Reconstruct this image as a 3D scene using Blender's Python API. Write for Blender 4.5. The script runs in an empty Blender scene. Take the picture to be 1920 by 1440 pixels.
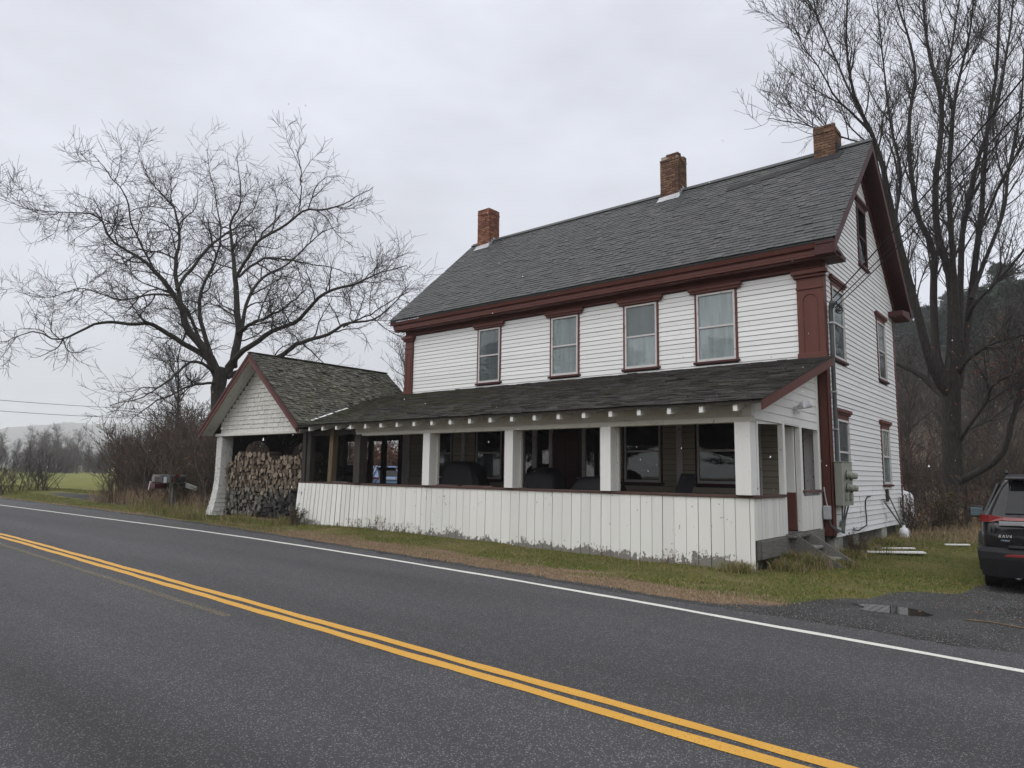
import bpy, math, random
import numpy as np
from mathutils import Matrix, Vector
R = math.radians
random.seed(7); rng = np.random.default_rng(7)
scene = bpy.context.scene
COL = scene.collection

# ------------------------------------------------------------------ camera
YAW, PITCH, ROLL, FPX = R(39.6), R(7.3), R(0.8), 1305.0
CAM = np.array([0.0, 0.0, 1.6])
FW = np.array([-math.sin(YAW)*math.cos(PITCH), math.cos(YAW)*math.cos(PITCH), math.sin(PITCH)])
r0 = np.array([math.cos(YAW), math.sin(YAW), 0.0]); u0 = np.cross(r0, FW)
RT = r0*math.cos(ROLL)+u0*math.sin(ROLL); UP = -r0*math.sin(ROLL)+u0*math.cos(ROLL)
cd = bpy.data.cameras.new('camera'); camo = bpy.data.objects.new('camera', cd); COL.objects.link(camo)
cd.sensor_fit = 'HORIZONTAL'; cd.sensor_width = 36; cd.lens = 36*FPX/1920; cd.clip_start = .05; cd.clip_end = 6000
m4 = Matrix(((RT[0], UP[0], -FW[0], CAM[0]), (RT[1], UP[1], -FW[1], CAM[1]), (RT[2], UP[2], -FW[2], CAM[2]), (0, 0, 0, 1)))
camo.matrix_world = m4; scene.camera = camo

# ------------------------------------------------------------------ world, sun, exposure
SUN_EL, SUN_AZ = R(48), R(200)          # azimuth measured from +Y clockwise
w = bpy.data.worlds.new('World'); scene.world = w; w.use_nodes = True
nt = w.node_tree; nt.nodes.clear()
def wn(t, **k):
    n = nt.nodes.new(t)
    for a, b in k.items(): setattr(n, a, b)
    return n
wo = wn('ShaderNodeOutputWorld'); sky = wn('ShaderNodeTexSky', sky_type='NISHITA', sun_disc=False, sun_elevation=SUN_EL, sun_rotation=SUN_AZ)
sky.air_density = 1.0; sky.dust_density = 3.0
b1 = wn('ShaderNodeBackground'); b1.inputs[1].default_value = 0.05
hs = wn('ShaderNodeHueSaturation'); hs.inputs['Saturation'].default_value = .25
nt.links.new(sky.outputs[0], hs.inputs['Color']); nt.links.new(hs.outputs[0], b1.inputs[0])
tc = wn('ShaderNodeTexCoord'); sp = wn('ShaderNodeSeparateXYZ'); nt.links.new(tc.outputs['Generated'], sp.inputs[0])
mp = wn('ShaderNodeMapRange'); mp.inputs[1].default_value = 0; mp.inputs[2].default_value = 1; mp.inputs[3].default_value = .30; mp.inputs[4].default_value = .60
nt.links.new(sp.outputs[2], mp.inputs[0])
mapn = wn('ShaderNodeMapping'); mapn.inputs['Scale'].default_value = (1, 1, 2.6); nt.links.new(tc.outputs['Generated'], mapn.inputs[0])
nz = wn('ShaderNodeTexNoise'); nz.inputs['Scale'].default_value = 2.3; nz.inputs['Detail'].default_value = 5; nz.inputs['Roughness'].default_value = .55
nt.links.new(mapn.outputs[0], nz.inputs['Vector'])
mr = wn('ShaderNodeMapRange'); mr.inputs[1].default_value = .32; mr.inputs[2].default_value = .68; mr.inputs[3].default_value = .80; mr.inputs[4].default_value = 1.14
nt.links.new(nz.outputs['Fac'], mr.inputs[0])
mu = wn('ShaderNodeMath', operation='MULTIPLY'); nt.links.new(mp.outputs[0], mu.inputs[0]); nt.links.new(mr.outputs[0], mu.inputs[1])
b2 = wn('ShaderNodeBackground'); b2.inputs[0].default_value = (.955, .985, 1.09, 1); nt.links.new(mu.outputs[0], b2.inputs[1])
ad = wn('ShaderNodeAddShader'); nt.links.new(b1.outputs[0], ad.inputs[0]); nt.links.new(b2.outputs[0], ad.inputs[1]); nt.links.new(ad.outputs[0], wo.inputs[0])
sl = bpy.data.lights.new('sun', 'SUN'); sl.energy = 1.5; sl.angle = R(150); sl.color = (1, .98, .95)
so = bpy.data.objects.new('sun', sl); COL.objects.link(so)
sdir = Vector((math.sin(SUN_AZ)*math.cos(SUN_EL), math.cos(SUN_AZ)*math.cos(SUN_EL), math.sin(SUN_EL)))
so.rotation_euler = sdir.to_track_quat('Z', 'Y').to_euler(); so.location = (0, 0, 60)
vs = scene.view_settings; vs.view_transform = 'Standard'; vs.look = 'None'; vs.exposure = 0.47; vs.gamma = 1.0; vs.use_curve_mapping = False
scene.render.engine = 'CYCLES'; scene.cycles.use_denoising = True
scene.cycles.max_bounces = 6; scene.cycles.diffuse_bounces = 4; scene.cycles.glossy_bounces = 3; scene.cycles.transmission_bounces = 4
scene.cycles.transparent_max_bounces = 8; scene.cycles.volume_bounces = 2

# ------------------------------------------------------------------ helpers
WL = {}
def at(px, py, depth):
    """point seen at photo pixel (px,py), depth metres in front of the viewpoint"""
    return CAM + (FW + RT*(px-960)/FPX - UP*(py-720)/FPX)*depth
def mesh_np(name, V, F):
    V = np.asarray(V, np.float32).reshape(-1, 3); F = np.asarray(F, np.int32); k = F.shape[1]
    me = bpy.data.meshes.new(name)
    me.vertices.add(len(V)); me.vertices.foreach_set('co', V.ravel())
    me.loops.add(F.size); me.loops.foreach_set('vertex_index', F.ravel())
    me.polygons.add(len(F)); me.polygons.foreach_set('loop_start', np.arange(0, F.size, k, dtype=np.int32))
    me.polygons.foreach_set('loop_total', np.full(len(F), k, np.int32))
    me.polygons.foreach_set('use_smooth', np.zeros(len(F), bool)); me.update(calc_edges=True); return me
def tag(o, label=None, cat=None, group=None, kind=None):
    if label: o['label'] = label
    if cat: o['category'] = cat
    if group: o['group'] = group
    if kind: o['kind'] = kind
    return o
def smooth(me): me.polygons.foreach_set('use_smooth', np.ones(len(me.polygons), bool))
def obj(name, me, mat, parent=None, world=True, sm=False):
    if mat is not None and len(me.materials) == 0: me.materials.append(mat)
    if sm: smooth(me)
    o = bpy.data.objects.new(name, me); COL.objects.link(o)
    if parent is not None:
        o.parent = parent
        if world: o.location = -WL[parent]
    WL[o] = Vector((0, 0, 0)) if world or parent is None else WL.get(parent, Vector((0, 0, 0)))
    return o
def empty(name, loc, rz=0.0):
    o = bpy.data.objects.new(name, None); COL.objects.link(o); o.empty_display_size = .2
    o.location = loc; o.rotation_euler = (0, 0, rz); WL[o] = Vector(loc); return o
CF = [(0, 3, 2, 1), (4, 5, 6, 7), (0, 1, 5, 4), (1, 2, 6, 5), (2, 3, 7, 6), (3, 0, 4, 7)]
class MB:
    def __init__(s): s.v = []; s.f = []
    def hexa(s, pts):
        b = len(s.v); s.v += [tuple(p) for p in pts]; s.f += [tuple(b+i for i in q) for q in CF]; return s
    def box(s, x0, x1, y0, y1, z0, z1):
        return s.hexa([(x0, y0, z0), (x1, y0, z0), (x1, y1, z0), (x0, y1, z0), (x0, y0, z1), (x1, y0, z1), (x1, y1, z1), (x0, y1, z1)])
    def bar(s, a, b, w, h, up=(0, 0, 1)):
        a = Vector(a); b = Vector(b); t = (b-a).normalized(); u = Vector(up)
        sd = t.cross(u)
        if sd.length < 1e-4: sd = t.cross(Vector((1, 0, 0)))
        sd.normalize(); u = sd.cross(t).normalized(); p = []
        for c, in ((a,), (b,)):
            for i, j in ((-1, -1), (1, -1), (1, 1), (-1, 1)): p.append(c+sd*(i*w/2)+u*(j*h/2))
        return s.hexa(p)
    def prism(s, poly, d):
        """poly: list of 3d points (planar), d: extrusion vector"""
        n = len(poly); b = len(s.v); d = Vector(d)
        s.v += [tuple(Vector(p)) for p in poly] + [tuple(Vector(p)+d) for p in poly]
        s.f.append(tuple(b+i for i in range(n-1, -1, -1))); s.f.append(tuple(b+n+i for i in range(n)))
        for i in range(n): s.f.append((b+i, b+(i+1) % n, b+n+(i+1) % n, b+n+i))
        return s
    def tube(s, pts, rad, k=8, cap=True):
        pts = [Vector(p) for p in pts]; n = len(pts); b = len(s.v)
        rad = rad if hasattr(rad, '__len__') else [rad]*n
        pr = None
        for i, p in enumerate(pts):
            t = (pts[min(i+1, n-1)]-pts[max(i-1, 0)]).normalized()
            if pr is None:
                a = Vector((0, 0, 1)) if abs(t.z) < .9 else Vector((1, 0, 0)); pr = t.cross(a).normalized()
            else: pr = (pr-t*pr.dot(t)).normalized()
            q = t.cross(pr)
            for j in range(k):
                an = 2*math.pi*j/k; s.v.append(tuple(p+(pr*math.cos(an)+q*math.sin(an))*rad[i]))
        for i in range(n-1):
            for j in range(k):
                s.f.append((b+i*k+j, b+i*k+(j+1) % k, b+(i+1)*k+(j+1) % k, b+(i+1)*k+j))
        if cap:
            s.f.append(tuple(b+j for j in range(k-1, -1, -1))); s.f.append(tuple(b+(n-1)*k+j for j in range(k)))
        return s
    def lathe(s, c, prof, k=20):
        """prof: (r,z) rows about the vertical through c"""
        b = len(s.v); n = len(prof)
        for r_, z_ in prof:
            for j in range(k):
                a = 2*math.pi*j/k; s.v.append((c[0]+r_*math.cos(a), c[1]+r_*math.sin(a), c[2]+z_))
        for i in range(n-1):
            for j in range(k): s.f.append((b+i*k+j, b+i*k+(j+1) % k, b+(i+1)*k+(j+1) % k, b+(i+1)*k+j))
        s.f.append(tuple(b+j for j in range(k-1, -1, -1))); s.f.append(tuple(b+(n-1)*k+j for j in range(k)))
        return s
    def build(s, name, mat, parent=None, world=True, sm=False, bev=0):
        me = bpy.data.meshes.new(name); me.from_pydata(s.v, [], s.f); me.update()
        o = obj(name, me, mat, parent, world, sm)
        if bev:
            bm = o.modifiers.new('bevel', 'BEVEL'); bm.width = bev; bm.segments = 2; bm.limit_method = 'ANGLE'
        return o
def box(name, x0, x1, y0, y1, z0, z1, mat, parent=None, world=True, bev=0):
    return MB().box(x0, x1, y0, y1, z0, z1).build(name, mat, parent, world, bev=bev)

# unit pieces: u,v,n in 0..1, mapped by columns (U,V,N,O)
def unit(n0a, n0b, n1a, n1b, inset=0.0):
    return np.array([(0, 0, n0a), (1, 0, n0a), (1-inset, 1, n1a), (inset, 1, n1a), (0, 0, n0b), (1, 0, n0b), (1-inset, 1, n1b), (inset, 1, n1b)], float)
U_SHINGLE = unit(1.0, 2.0, 0.0, .2)
U_CLAP = unit(0.0, 1.0, 0.0, .22)
U_LAP = unit(0.0, 1.0, 0.0, .5)
U_BOX = unit(0, 1, 0, 1)
UMESH = {}
def pieces(name, U, T, mat, parent, limit=300, rest=None, extra=None):
    """T: (K,3,4) transforms of a unit piece. nearest `limit` become objects, the rest one stuff part"""
    T = np.asarray(T, float)
    cen = T[:, :, 3]+T[:, :, 0]*.5+T[:, :, 1]*.5
    o_ = np.argsort(np.linalg.norm(cen-CAM, axis=1)); T = T[o_]
    key = (name, mat.name, U.tobytes())
    if key not in UMESH:
        me = mesh_np(name, U, CF); me.materials.append(mat); UMESH[key] = me
    me = UMESH[key]; L = WL[parent]
    for t in T[:limit]:
        o = bpy.data.objects.new(name, me); COL.objects.link(o); o.parent = parent
        M_ = Matrix([list(t[0]), list(t[1]), list(t[2]), [0, 0, 0, 1]]); M_.translation -= L; o.matrix_basis = M_
    T2 = T[limit:]
    if extra is not None and len(extra): T2 = np.concatenate([T2, np.asarray(extra, float)])
    if len(T2):
        V = np.einsum('kij,pj->kpi', T2[:, :, :3], U)+T2[:, None, :, 3]
        F = (np.array(CF)[None]+(np.arange(len(T2))*8)[:, None, None]).reshape(-1, 4)
        o = obj(rest or name+'_field', mesh_np(name, V, F), mat, parent); o['kind'] = 'stuff'
def TR(Uv, Vv, Nv, O): return np.stack([Uv, Vv, Nv, O], axis=1)

# ------------------------------------------------------------------ materials
class MT:
    def __init__(s, name, rough=.8, spec=.3):
        s.m = bpy.data.materials.new(name); s.m.use_nodes = True; s.nt = s.m.node_tree
        s.b = s.nt.nodes['Principled BSDF']; s.b.inputs['Roughness'].default_value = rough; s.b.inputs['Specular IOR Level'].default_value = spec
        s._pos = None
    def n(s, t, **k):
        x = s.nt.nodes.new(t)
        for a, b in k.items(): setattr(x, a, b)
        return x
    def lk(s, a, b): s.nt.links.new(a, b)
    def put(s, sock, v):
        if hasattr(v, 'is_output') or isinstance(v, bpy.types.NodeSocket): s.lk(v, sock)
        elif isinstance(v, (tuple, list)): sock.default_value = (*v, 1) if len(v) == 3 and len(sock.default_value) == 4 else v
        else: sock.default_value = v
    def pos(s):
        if s._pos is None: s._pos = s.n('ShaderNodeNewGeometry')
        return s._pos.outputs['Position']
    def rand(s):
        s.pos(); oi = s.n('ShaderNodeObjectInfo'); a = s.math('ADD', oi.outputs['Random'], s._pos.outputs['Random Per Island'])
        return s.math('FRACT', a)
    def scaled(s, sc, vec=None):
        m = s.n('ShaderNodeMapping'); m.inputs['Scale'].default_value = sc; s.lk(vec or s.pos(), m.inputs[0]); return m.outputs[0]
    def noise(s, scale, detail=4, rough=.6, vec=None, dist=0):
        x = s.n('ShaderNodeTexNoise'); x.inputs['Scale'].default_value = scale; x.inputs['Detail'].default_value = detail
        x.inputs['Roughness'].default_value = rough; x.inputs['Distortion'].default_value = dist; s.lk(vec or s.pos(), x.inputs['Vector']); return x.outputs['Fac']
    def voro(s, scale, feature='F1', vec=None):
        x = s.n('ShaderNodeTexVoronoi', feature=feature); x.inputs['Scale'].default_value = scale; s.lk(vec or s.pos(), x.inputs['Vector']); return x
    def ramp(s, fac, stops, interp='LINEAR'):
        x = s.n('ShaderNodeValToRGB'); r = x.color_ramp; r.interpolation = interp
        while len(r.elements) < len(stops): r.elements.new(.5)
        for e, (p, c) in zip(r.elements, stops):
            e.position = p; e.color = (*c, 1) if isinstance(c, (tuple, list)) else (c, c, c, 1)
        s.lk(fac, x.inputs[0]); return x.outputs[0]
    def mix(s, fac, a, b, mode='MIX'):
        x = s.n('ShaderNodeMix', data_type='RGBA', blend_type=mode); s.put(x.inputs[0], fac); s.put(x.inputs[6], a); s.put(x.inputs[7], b); return x.outputs[2]
    def math(s, op, a, b=0.5, clamp=False):
        x = s.n('ShaderNodeMath', operation=op, use_clamp=clamp); s.put(x.inputs[0], a); s.put(x.inputs[1], b); return x.outputs[0]
    def rng(s, v, a, b, c=0., d=1.):
        x = s.n('ShaderNodeMapRange'); s.put(x.inputs[0], v)
        for i, q in enumerate((a, b, c, d)): x.inputs[i+1].default_value = q
        return x.outputs[0]
    def xyz(s):
        x = s.n('ShaderNodeSeparateXYZ'); s.lk(s.pos(), x.inputs[0]); return x.outputs
    def bump(s, h, strength=.3, dist=.01):
        x = s.n('ShaderNodeBump'); x.inputs['Strength'].default_value = strength; x.inputs['Distance'].default_value = dist
        s.lk(h, x.inputs['Height']); s.lk(x.outputs[0], s.b.inputs['Normal'])
    def col(s, c): s.put(s.b.inputs['Base Color'], c); return s
    def rgh(s, c): s.put(s.b.inputs['Roughness'], c); return s
def plain(name, c, rough=.7, var=.15, scale=6, spec=.3, metal=0, bump=0):
    t = MT(name, rough, spec); f = t.noise(scale, 5, .65)
    lo = tuple(x*(1-var) for x in c); hi = tuple(min(1, x*(1+var)) for x in c)
    cc = t.ramp(f, [(.3, lo), (.7, hi)]); rr = t.rand()
    t.col(t.mix(.5, cc, t.mix(1.0, cc, t.ramp(rr, [(0, 1-var), (1, 1.0)]), 'MULTIPLY'))); t.b.inputs['Metallic'].default_value = metal
    if bump: t.bump(t.noise(scale*8, 4), bump, .01)
    return t.m
MAT = {}
def wood(name, c1, c2, rough=.85, axis=2, grime=None):
    t = MT(name, rough, .2); sc = [14, 14, 14]; sc[axis] = 1.2
    f = t.noise(2.2, 6, .65, t.scaled(tuple(sc))); cc = t.ramp(f, [(.25, c1), (.75, c2)])
    rr = t.rand(); cc = t.mix(1.0, cc, t.ramp(rr, [(0, .72), (1, 1.08)]), 'MULTIPLY')
    t.col(cc); t.bump(f, .35, .006); return t.m
def painted(name, c, wear=(.25, .22, .2), amt=.62, axis=0, dirt=.12, rough=.55, lowz=None, lowadd=.34):
    """old paint: streaky dirt, chips that show bare wood; more chips below lowz"""
    t = MT(name, rough, .3); sc = [3, 3, 3]; sc[axis] = .35
    d = t.noise(1.1, 6, .7, t.scaled(tuple(sc))); big = t.noise(.5, 3)
    cc = t.ramp(d, [(.25, tuple(x*(1-dirt) for x in c)), (.7, c)])
    cc = t.mix(t.rng(big, .35, .7, 0, .25), cc, tuple(x*y for x, y in zip(c, (.9, .9, .87))))
    rr = t.rand(); cc = t.mix(1.0, cc, t.ramp(rr, [(0, .9), (1, 1.0)]), 'MULTIPLY')
    chip = t.noise(9, 7, .68, t.scaled((1.6, 1.6, 1.0)))
    if lowz is not None:
        z = t.xyz()[2]; low = t.rng(z, lowz[0], lowz[1], lowadd, 0.0); chip = t.math('ADD', chip, low)
        fleck = t.noise(34, 4, .6); lo2 = t.rng(z, lowz[0], lowz[0]+.42, lowadd*.5, .0); chip = t.math('MAXIMUM', chip, t.math('ADD', t.math('MULTIPLY', fleck, .92), lo2))
    if lowz is not None: chip = t.math('ADD', chip, t.rng(t.noise(1.6, 3), .3, .7, -.17, .12))
    vd = t.voro(5.5); vs_ = t.n('ShaderNodeSeparateColor'); t.lk(vd.outputs['Color'], vs_.inputs[0]); dot = t.math('MULTIPLY', t.rng(vd.outputs['Distance'], .085, .06), t.rng(vs_.outputs[0], .5, .52))
    k = t.math('MAXIMUM', t.rng(chip, amt, amt+.03), t.math('MULTIPLY', dot, .75))
    t.col(t.mix(k, cc, wear)); t.rgh(t.rng(k, 0, 1, rough, .9)); t.bump(t.math('SUBTRACT', t.math('MULTIPLY', d, .25), k), .4, .004); return t.m
MAT['siding'] = painted('white_clapboard_paint', (.80, .81, .80), amt=.69, dirt=.07)
MAT['siding_low'] = painted('white_clapboard_paint_gable', (.80, .81, .815), wear=(.22, .22, .17), amt=.70, axis=1, dirt=.08, lowz=(.2, 1.5), lowadd=.10)
MAT['skirt'] = painted('white_plank_paint', (.80, .80, .76), wear=(.20, .19, .17), amt=.70, axis=2, dirt=.07, lowz=(.03, .34), lowadd=.46)
MAT['post_white'] = painted('white_post_paint', (.80, .80, .77), wear=(.28, .25, .20), amt=.655, axis=2, dirt=.10)
MAT['trim_white'] = painted('cream_trim_paint', (.66, .65, .58), wear=(.24, .22, .18), amt=.63, dirt=.16)
MAT['red'] = painted('brick_red_paint', (.125, .042, .031), wear=(.17, .09, .065), amt=.72, axis=2, dirt=.25, rough=.6)
MAT['red_dark'] = painted('maroon_paint', (.070, .019, .019), wear=(.12, .08, .07), amt=.72, axis=2, dirt=.25, rough=.6)
MAT['beige'] = painted('beige_clapboard_paint', (.40, .36, .29), wear=(.2, .17, .13), amt=.70, dirt=.2)
MAT['shed_white'] = painted('chalky_shingle_paint', (.66, .66, .61), wear=(.24, .23, .20), amt=.62, axis=2, dirt=.2)
MAT['shed_col'] = painted('flaking_shingle_paint', (.60, .60, .57), wear=(.20, .20, .18), amt=.58, axis=2, dirt=.25)
MAT['grey_wood'] = wood('weathered_grey_wood', (.10, .095, .085), (.24, .235, .215), axis=1)
MAT['tread_wood'] = wood('pale_tread_wood', (.20, .195, .18), (.36, .35, .32), axis=1)  # paler than the stringers so the treads stand out
MAT['grey_wood_x'] = wood('weathered_grey_wood_x', (.075, .07, .062), (.17, .16, .145), axis=0)
MAT['dark_wood'] = wood('dark_old_wood', (.030, .026, .022), (.085, .076, .066))
MAT['brown_wood'] = wood('raw_brown_post_wood', (.10, .075, .048), (.22, .165, .10))
MAT['rail'] = wood('worn_rail_paint', (.075, .045, .04), (.16, .10, .085), axis=0)
MAT['gap'] = plain('shadow_gap_backing', (.08, .077, .074), .95, .2)  # dark backing colour paints the shadow lines between clapboards
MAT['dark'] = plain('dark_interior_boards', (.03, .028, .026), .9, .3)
MAT['mortar'] = plain('lime_mortar', (.34, .30, .25), .95, .2, 20)
def brick_mat(name, c1, c2, c3):
    t = MT(name, .92, .15); r = t.rand(); c = t.ramp(r, [(0, c1), (.55, c2), (1, c3)])
    n = t.noise(30, 5, .7); c = t.mix(t.rng(n, .5, .75, 0, .5), c, (.34, .27, .2)); z = t.noise(3, 3); c = t.mix(t.rng(z, .5, .75, 0, .55), c, (.06, .045, .04))
    t.col(c); t.bump(n, .6, .01); return t.m
MAT['brick'] = brick_mat('old_red_brick', (.13, .052, .034), (.20, .082, .05), (.27, .13, .078))
MAT['brick_dk'] = brick_mat('sooty_brown_brick', (.075, .038, .026), (.125, .068, .044), (.185, .112, .07))
MAT['metal'] = plain('galvanised_flashing', (.45, .46, .48), .5, .2, 8, .5, .5)
def slate():
    t = MT('grey_slate_shingle', .72, .35); r = t.rand(); c = t.ramp(r, [(0, (.044, .047, .047)), (.5, (.058, .061, .062)), (.9, (.074, .075, .077)), (1, (.085, .079, .078))])
    n = t.noise(25, 5, .7); b = t.noise(.55, 4, .6); c = t.mix(t.rng(b, .4, .7, 0, .35), c, (.052, .060, .048))
    c = t.mix(1.0, c, t.ramp(n, [(.3, .75), (.75, 1.2)]), 'MULTIPLY'); t.col(c); t.bump(n, .4, .006); return t.m
MAT['slate'] = slate()
def porch_sh():
    t = MT('worn_porch_shingle', .85, .25); r = t.rand(); c = t.ramp(r, [(0, (.036, .034, .031)), (.6, (.060, .056, .051)), (1, (.10, .094, .086))])
    n = t.noise(40, 5, .7); x = t.xyz()[0]; b = t.noise(1.3, 5, .65); mossy = t.math('ADD', b, t.rng(x, -17.5, -7, .16, -.06))
    c = t.mix(t.rng(mossy, .52, .72, 0, .75), c, (.055, .060, .026)); f = t.noise(36, 3, .6); c = t.mix(t.rng(f, .67, .71, 0, .8), c, (.33, .33, .30))
    c = t.mix(1.0, c, t.ramp(n, [(.3, .6), (.75, 1.3)]), 'MULTIPLY'); t.col(c); t.bump(n, .6, .01); return t.m
MAT['porch_sh'] = porch_sh()
def shed_sh():
    t = MT('mossy_shed_shingle', .95, .15); r = t.rand(); c = t.ramp(r, [(0, (.05, .048, .040)), (.6, (.10, .097, .082)), (1, (.16, .155, .13))])
    b = t.noise(1.1, 6, .7); c = t.mix(t.rng(b, .48, .68, 0, .5), c, (.105, .108, .058)); n = t.noise(26, 6, .75)
    l = t.noise(4.5, 6, .75); c = t.mix(t.rng(l, .60, .70, 0, .8), c, (.30, .31, .25)); f = t.noise(22, 3, .6); c = t.mix(t.rng(f, .66, .70, 0, .6), c, (.36, .37, .32))
    c = t.mix(1.0, c, t.ramp(n, [(.3, .5), (.75, 1.3)]), 'MULTIPLY'); t.col(c); t.bump(n, 1.0, .02); return t.m
MAT['shed_sh'] = shed_sh()
def glass():
    t = MT('window_glass', .04, .5); t.nt.nodes.remove(t.b)
    o = [x for x in t.nt.nodes if x.type == 'OUTPUT_MATERIAL'][0]
    g = t.n('ShaderNodeBsdfGlossy'); g.inputs['Roughness'].default_value = .015; tr = t.n('ShaderNodeBsdfTransparent'); tr.inputs[0].default_value = (.82, .85, .85, 1)
    f = t.n('ShaderNodeFresnel'); f.inputs[0].default_value = 1.55
    b = t.n('ShaderNodeBump'); b.inputs['Strength'].default_value = .02; b.inputs['Distance'].default_value = .01; t.lk(t.noise(2.2, 2), b.inputs['Height']); t.lk(b.outputs[0], g.inputs['Normal'])
    k = t.math('ADD', t.math('MULTIPLY', f.outputs[0], 1.35), .015, True)
    t.pos(); k = t.math('MULTIPLY', k, t.math('SUBTRACT', 1.0, t._pos.outputs['Backfacing']))
    m = t.n('ShaderNodeMixShader'); t.lk(k, m.inputs[0]); t.lk(tr.outputs[0], m.inputs[1]); t.lk(g.outputs[0], m.inputs[2]); t.lk(m.outputs[0], o.inputs[0]); return t.m
MAT['glass'] = glass()
def shade_mat(name, c):
    t = MT(name, .9, .1); f = t.noise(1.5, 3, .5, t.scaled((9, 9, .8))); t.col(t.ramp(f, [(.3, tuple(x*.75 for x in c)), (.7, c)])); return t.m
MAT['shade'] = shade_mat('pale_window_shade', (.66, .67, .68)); MAT['shade_dk'] = shade_mat('dim_curtain', (.26, .265, .27)); MAT['room_dark'] = shade_mat('painted_room_dark', (.02, .02, .021))  # the near-black one paints the darkness of a room behind glass
MAT['sash'] = painted('storm_sash_paint', (.62, .60, .59), wear=(.3, .22, .2), amt=.6, axis=2, dirt=.15)
MAT['metergrey'] = painted('meter_grey_enamel', (.30, .31, .27), wear=(.10, .08, .06), amt=.66, dirt=.15)
MAT['pvc'] = plain('grey_conduit', (.085, .095, .095), .6, .15); MAT['plastic_lt'] = plain('light_grey_plastic', (.42, .43, .44), .5, .08)
MAT['black'] = plain('black_cable', (.012, .012, .013), .6, .1); MAT['tarp'] = plain('black_vinyl_cover', (.016, .016, .020), .58, .25, 4, .4)
MAT['white_enamel'] = plain('white_tank_enamel', (.74, .75, .77), .4, .06, 3, .5)
MAT['concrete'] = plain('pale_concrete', (.36, .36, .32), .95, .25, 7, .2, 0, .5); MAT['stone'] = plain('foundation_stone', (.12, .12, .105), .95, .35, 5, .2, 0, .6)
def bark(name, c1, c2, c3):
    t = MT(name, .95, .15); f = t.noise(3.2, 7, .7, t.scaled((5, 5, 1.0))); c = t.ramp(f, [(.3, c1), (.62, c2), (.8, c3)]); t.col(c); t.bump(f, .9, .05); return t.m
MAT['bark'] = bark('grey_tree_bark', (.022, .020, .017), (.068, .062, .053), (.20, .195, .16)); MAT['bark2'] = bark('maple_bark', (.020, .018, .016), (.052, .047, .042), (.12, .115, .10))
MAT['twig'] = plain('dark_twig', (.042, .037, .034), .9, .3); MAT['twig2'] = plain('brown_twig', (.085, .068, .056), .9, .3); MAT['twig_far'] = plain('far_grey_twig', (.075, .064, .056), .9, .25)
def leafm(name, stops, trans=.0):
    t = MT(name, .8, .2); t.col(t.ramp(t.rand(), stops)); return t.m
MAT['leaf_brown'] = leafm('dead_brown_leaf', [(0, (.06, .028, .016)), (.5, (.13, .062, .03)), (1, (.20, .11, .05))])
MAT['leaf_yellow'] = leafm('fading_yellow_leaf', [(0, (.10, .085, .02)), (.6, (.20, .165, .035)), (1, (.16, .08, .03))])
MAT['leaf_red'] = leafm('rusty_red_leaf', [(0, (.12, .028, .018)), (.6, (.20, .06, .03)), (1, (.14, .085, .03))])
MAT['needle'] = leafm('pine_needle', [(0, (.012, .022, .014)), (.6, (.026, .042, .026)), (1, (.045, .06, .038))])
MAT['grass'] = leafm('green_grass_blade', [(0, (.060, .092, .018)), (.4, (.105, .145, .028)), (.7, (.19, .19, .05)), (.88, (.28, .22, .10)), (1, (.22, .14, .075))])
MAT['grass_dead'] = leafm('dead_grass_blade', [(0, (.17, .115, .075)), (.5, (.29, .205, .135)), (.9, (.40, .30, .205)), (1, (.15, .15, .06))])

# ------------------------------------------------------------------ ground, road
def sstep(a, b, x): t = np.clip((x-a)/(b-a), 0, 1); return t*t*(3-2*t)
EX = np.array([-400, -80, -41, -29, -23, -19.5, -16, -12.5, -9.4, -5.8, -3.9, -2.6, -1.5, 0, 4, 30, 400.])
EY = np.array([11.6, 11.4, 10.85, 10.6, 10.37, 10.15, 9.78, 9.4, 9.04, 8.68, 8.42, 8.28, 8.22, 8.2, 8.1, 7.2, 5.])
WX = np.array([-400, -80, -35, -24, -17.5, -13.3, -8.3, -4.5, -2.5, -.55, 4, 30, 400]); WY = np.array([9.3, 9.2, 9.06, 9.07, 9.08, 8.9, 8.53, 8.09, 7.8, 7.46, 6.9, 5.2, 3.])
YX = np.array([-400, -80, -20, -7.4, -3.55, -1.3, 4, 30, 400]); YY = np.array([5.7, 5.6, 5.22, 4.6, 4.40, 4.26, 4.0, 3.0, 1.2])
def smooth_interp(X, Y):
    def f(x):
        x = np.asarray(x, float); a = 0
        for d in (-2.4, -1.2, 0, 1.2, 2.4): a = a+np.interp(x+d, X, Y)
        return a/5
    return f
edge_y, white_y, yel_y = smooth_interp(EX, EY), smooth_interp(WX, WY), smooth_interp(YX, YY)
def G(x, y):
    x = np.asarray(x, float); y = np.asarray(y, float); d = y-edge_y(x)
    h = sstep(0, 3.2, d)*(.03+.19*sstep(-5, -17, x))
    h = h-.03*(1-sstep(-.2, .3, d))                       # bed of the road
    h = h+.36*sstep(16, 34, y)*sstep(-24, -8, x)
    r = np.where(y > 1, x/np.maximum(y, 1), 0); side = sstep(-.95, -.42, r)
    h = h+side*(34*sstep(58, 240, y)+12*sstep(200, 700, y))
    n = (np.sin(x*1.9+y*.7)*np.sin(y*2.3-x*.6)+.6*np.sin(x*4.3+1)*np.sin(y*3.7+2))*.012
    h = h+np.where(d > .4, n, 0)*sstep(.4, 1.4, d)
    pud = np.exp(-(((x+1.85)/.75)**2+((y-9.85)/.38)**2)); return h-.035*pud
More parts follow.
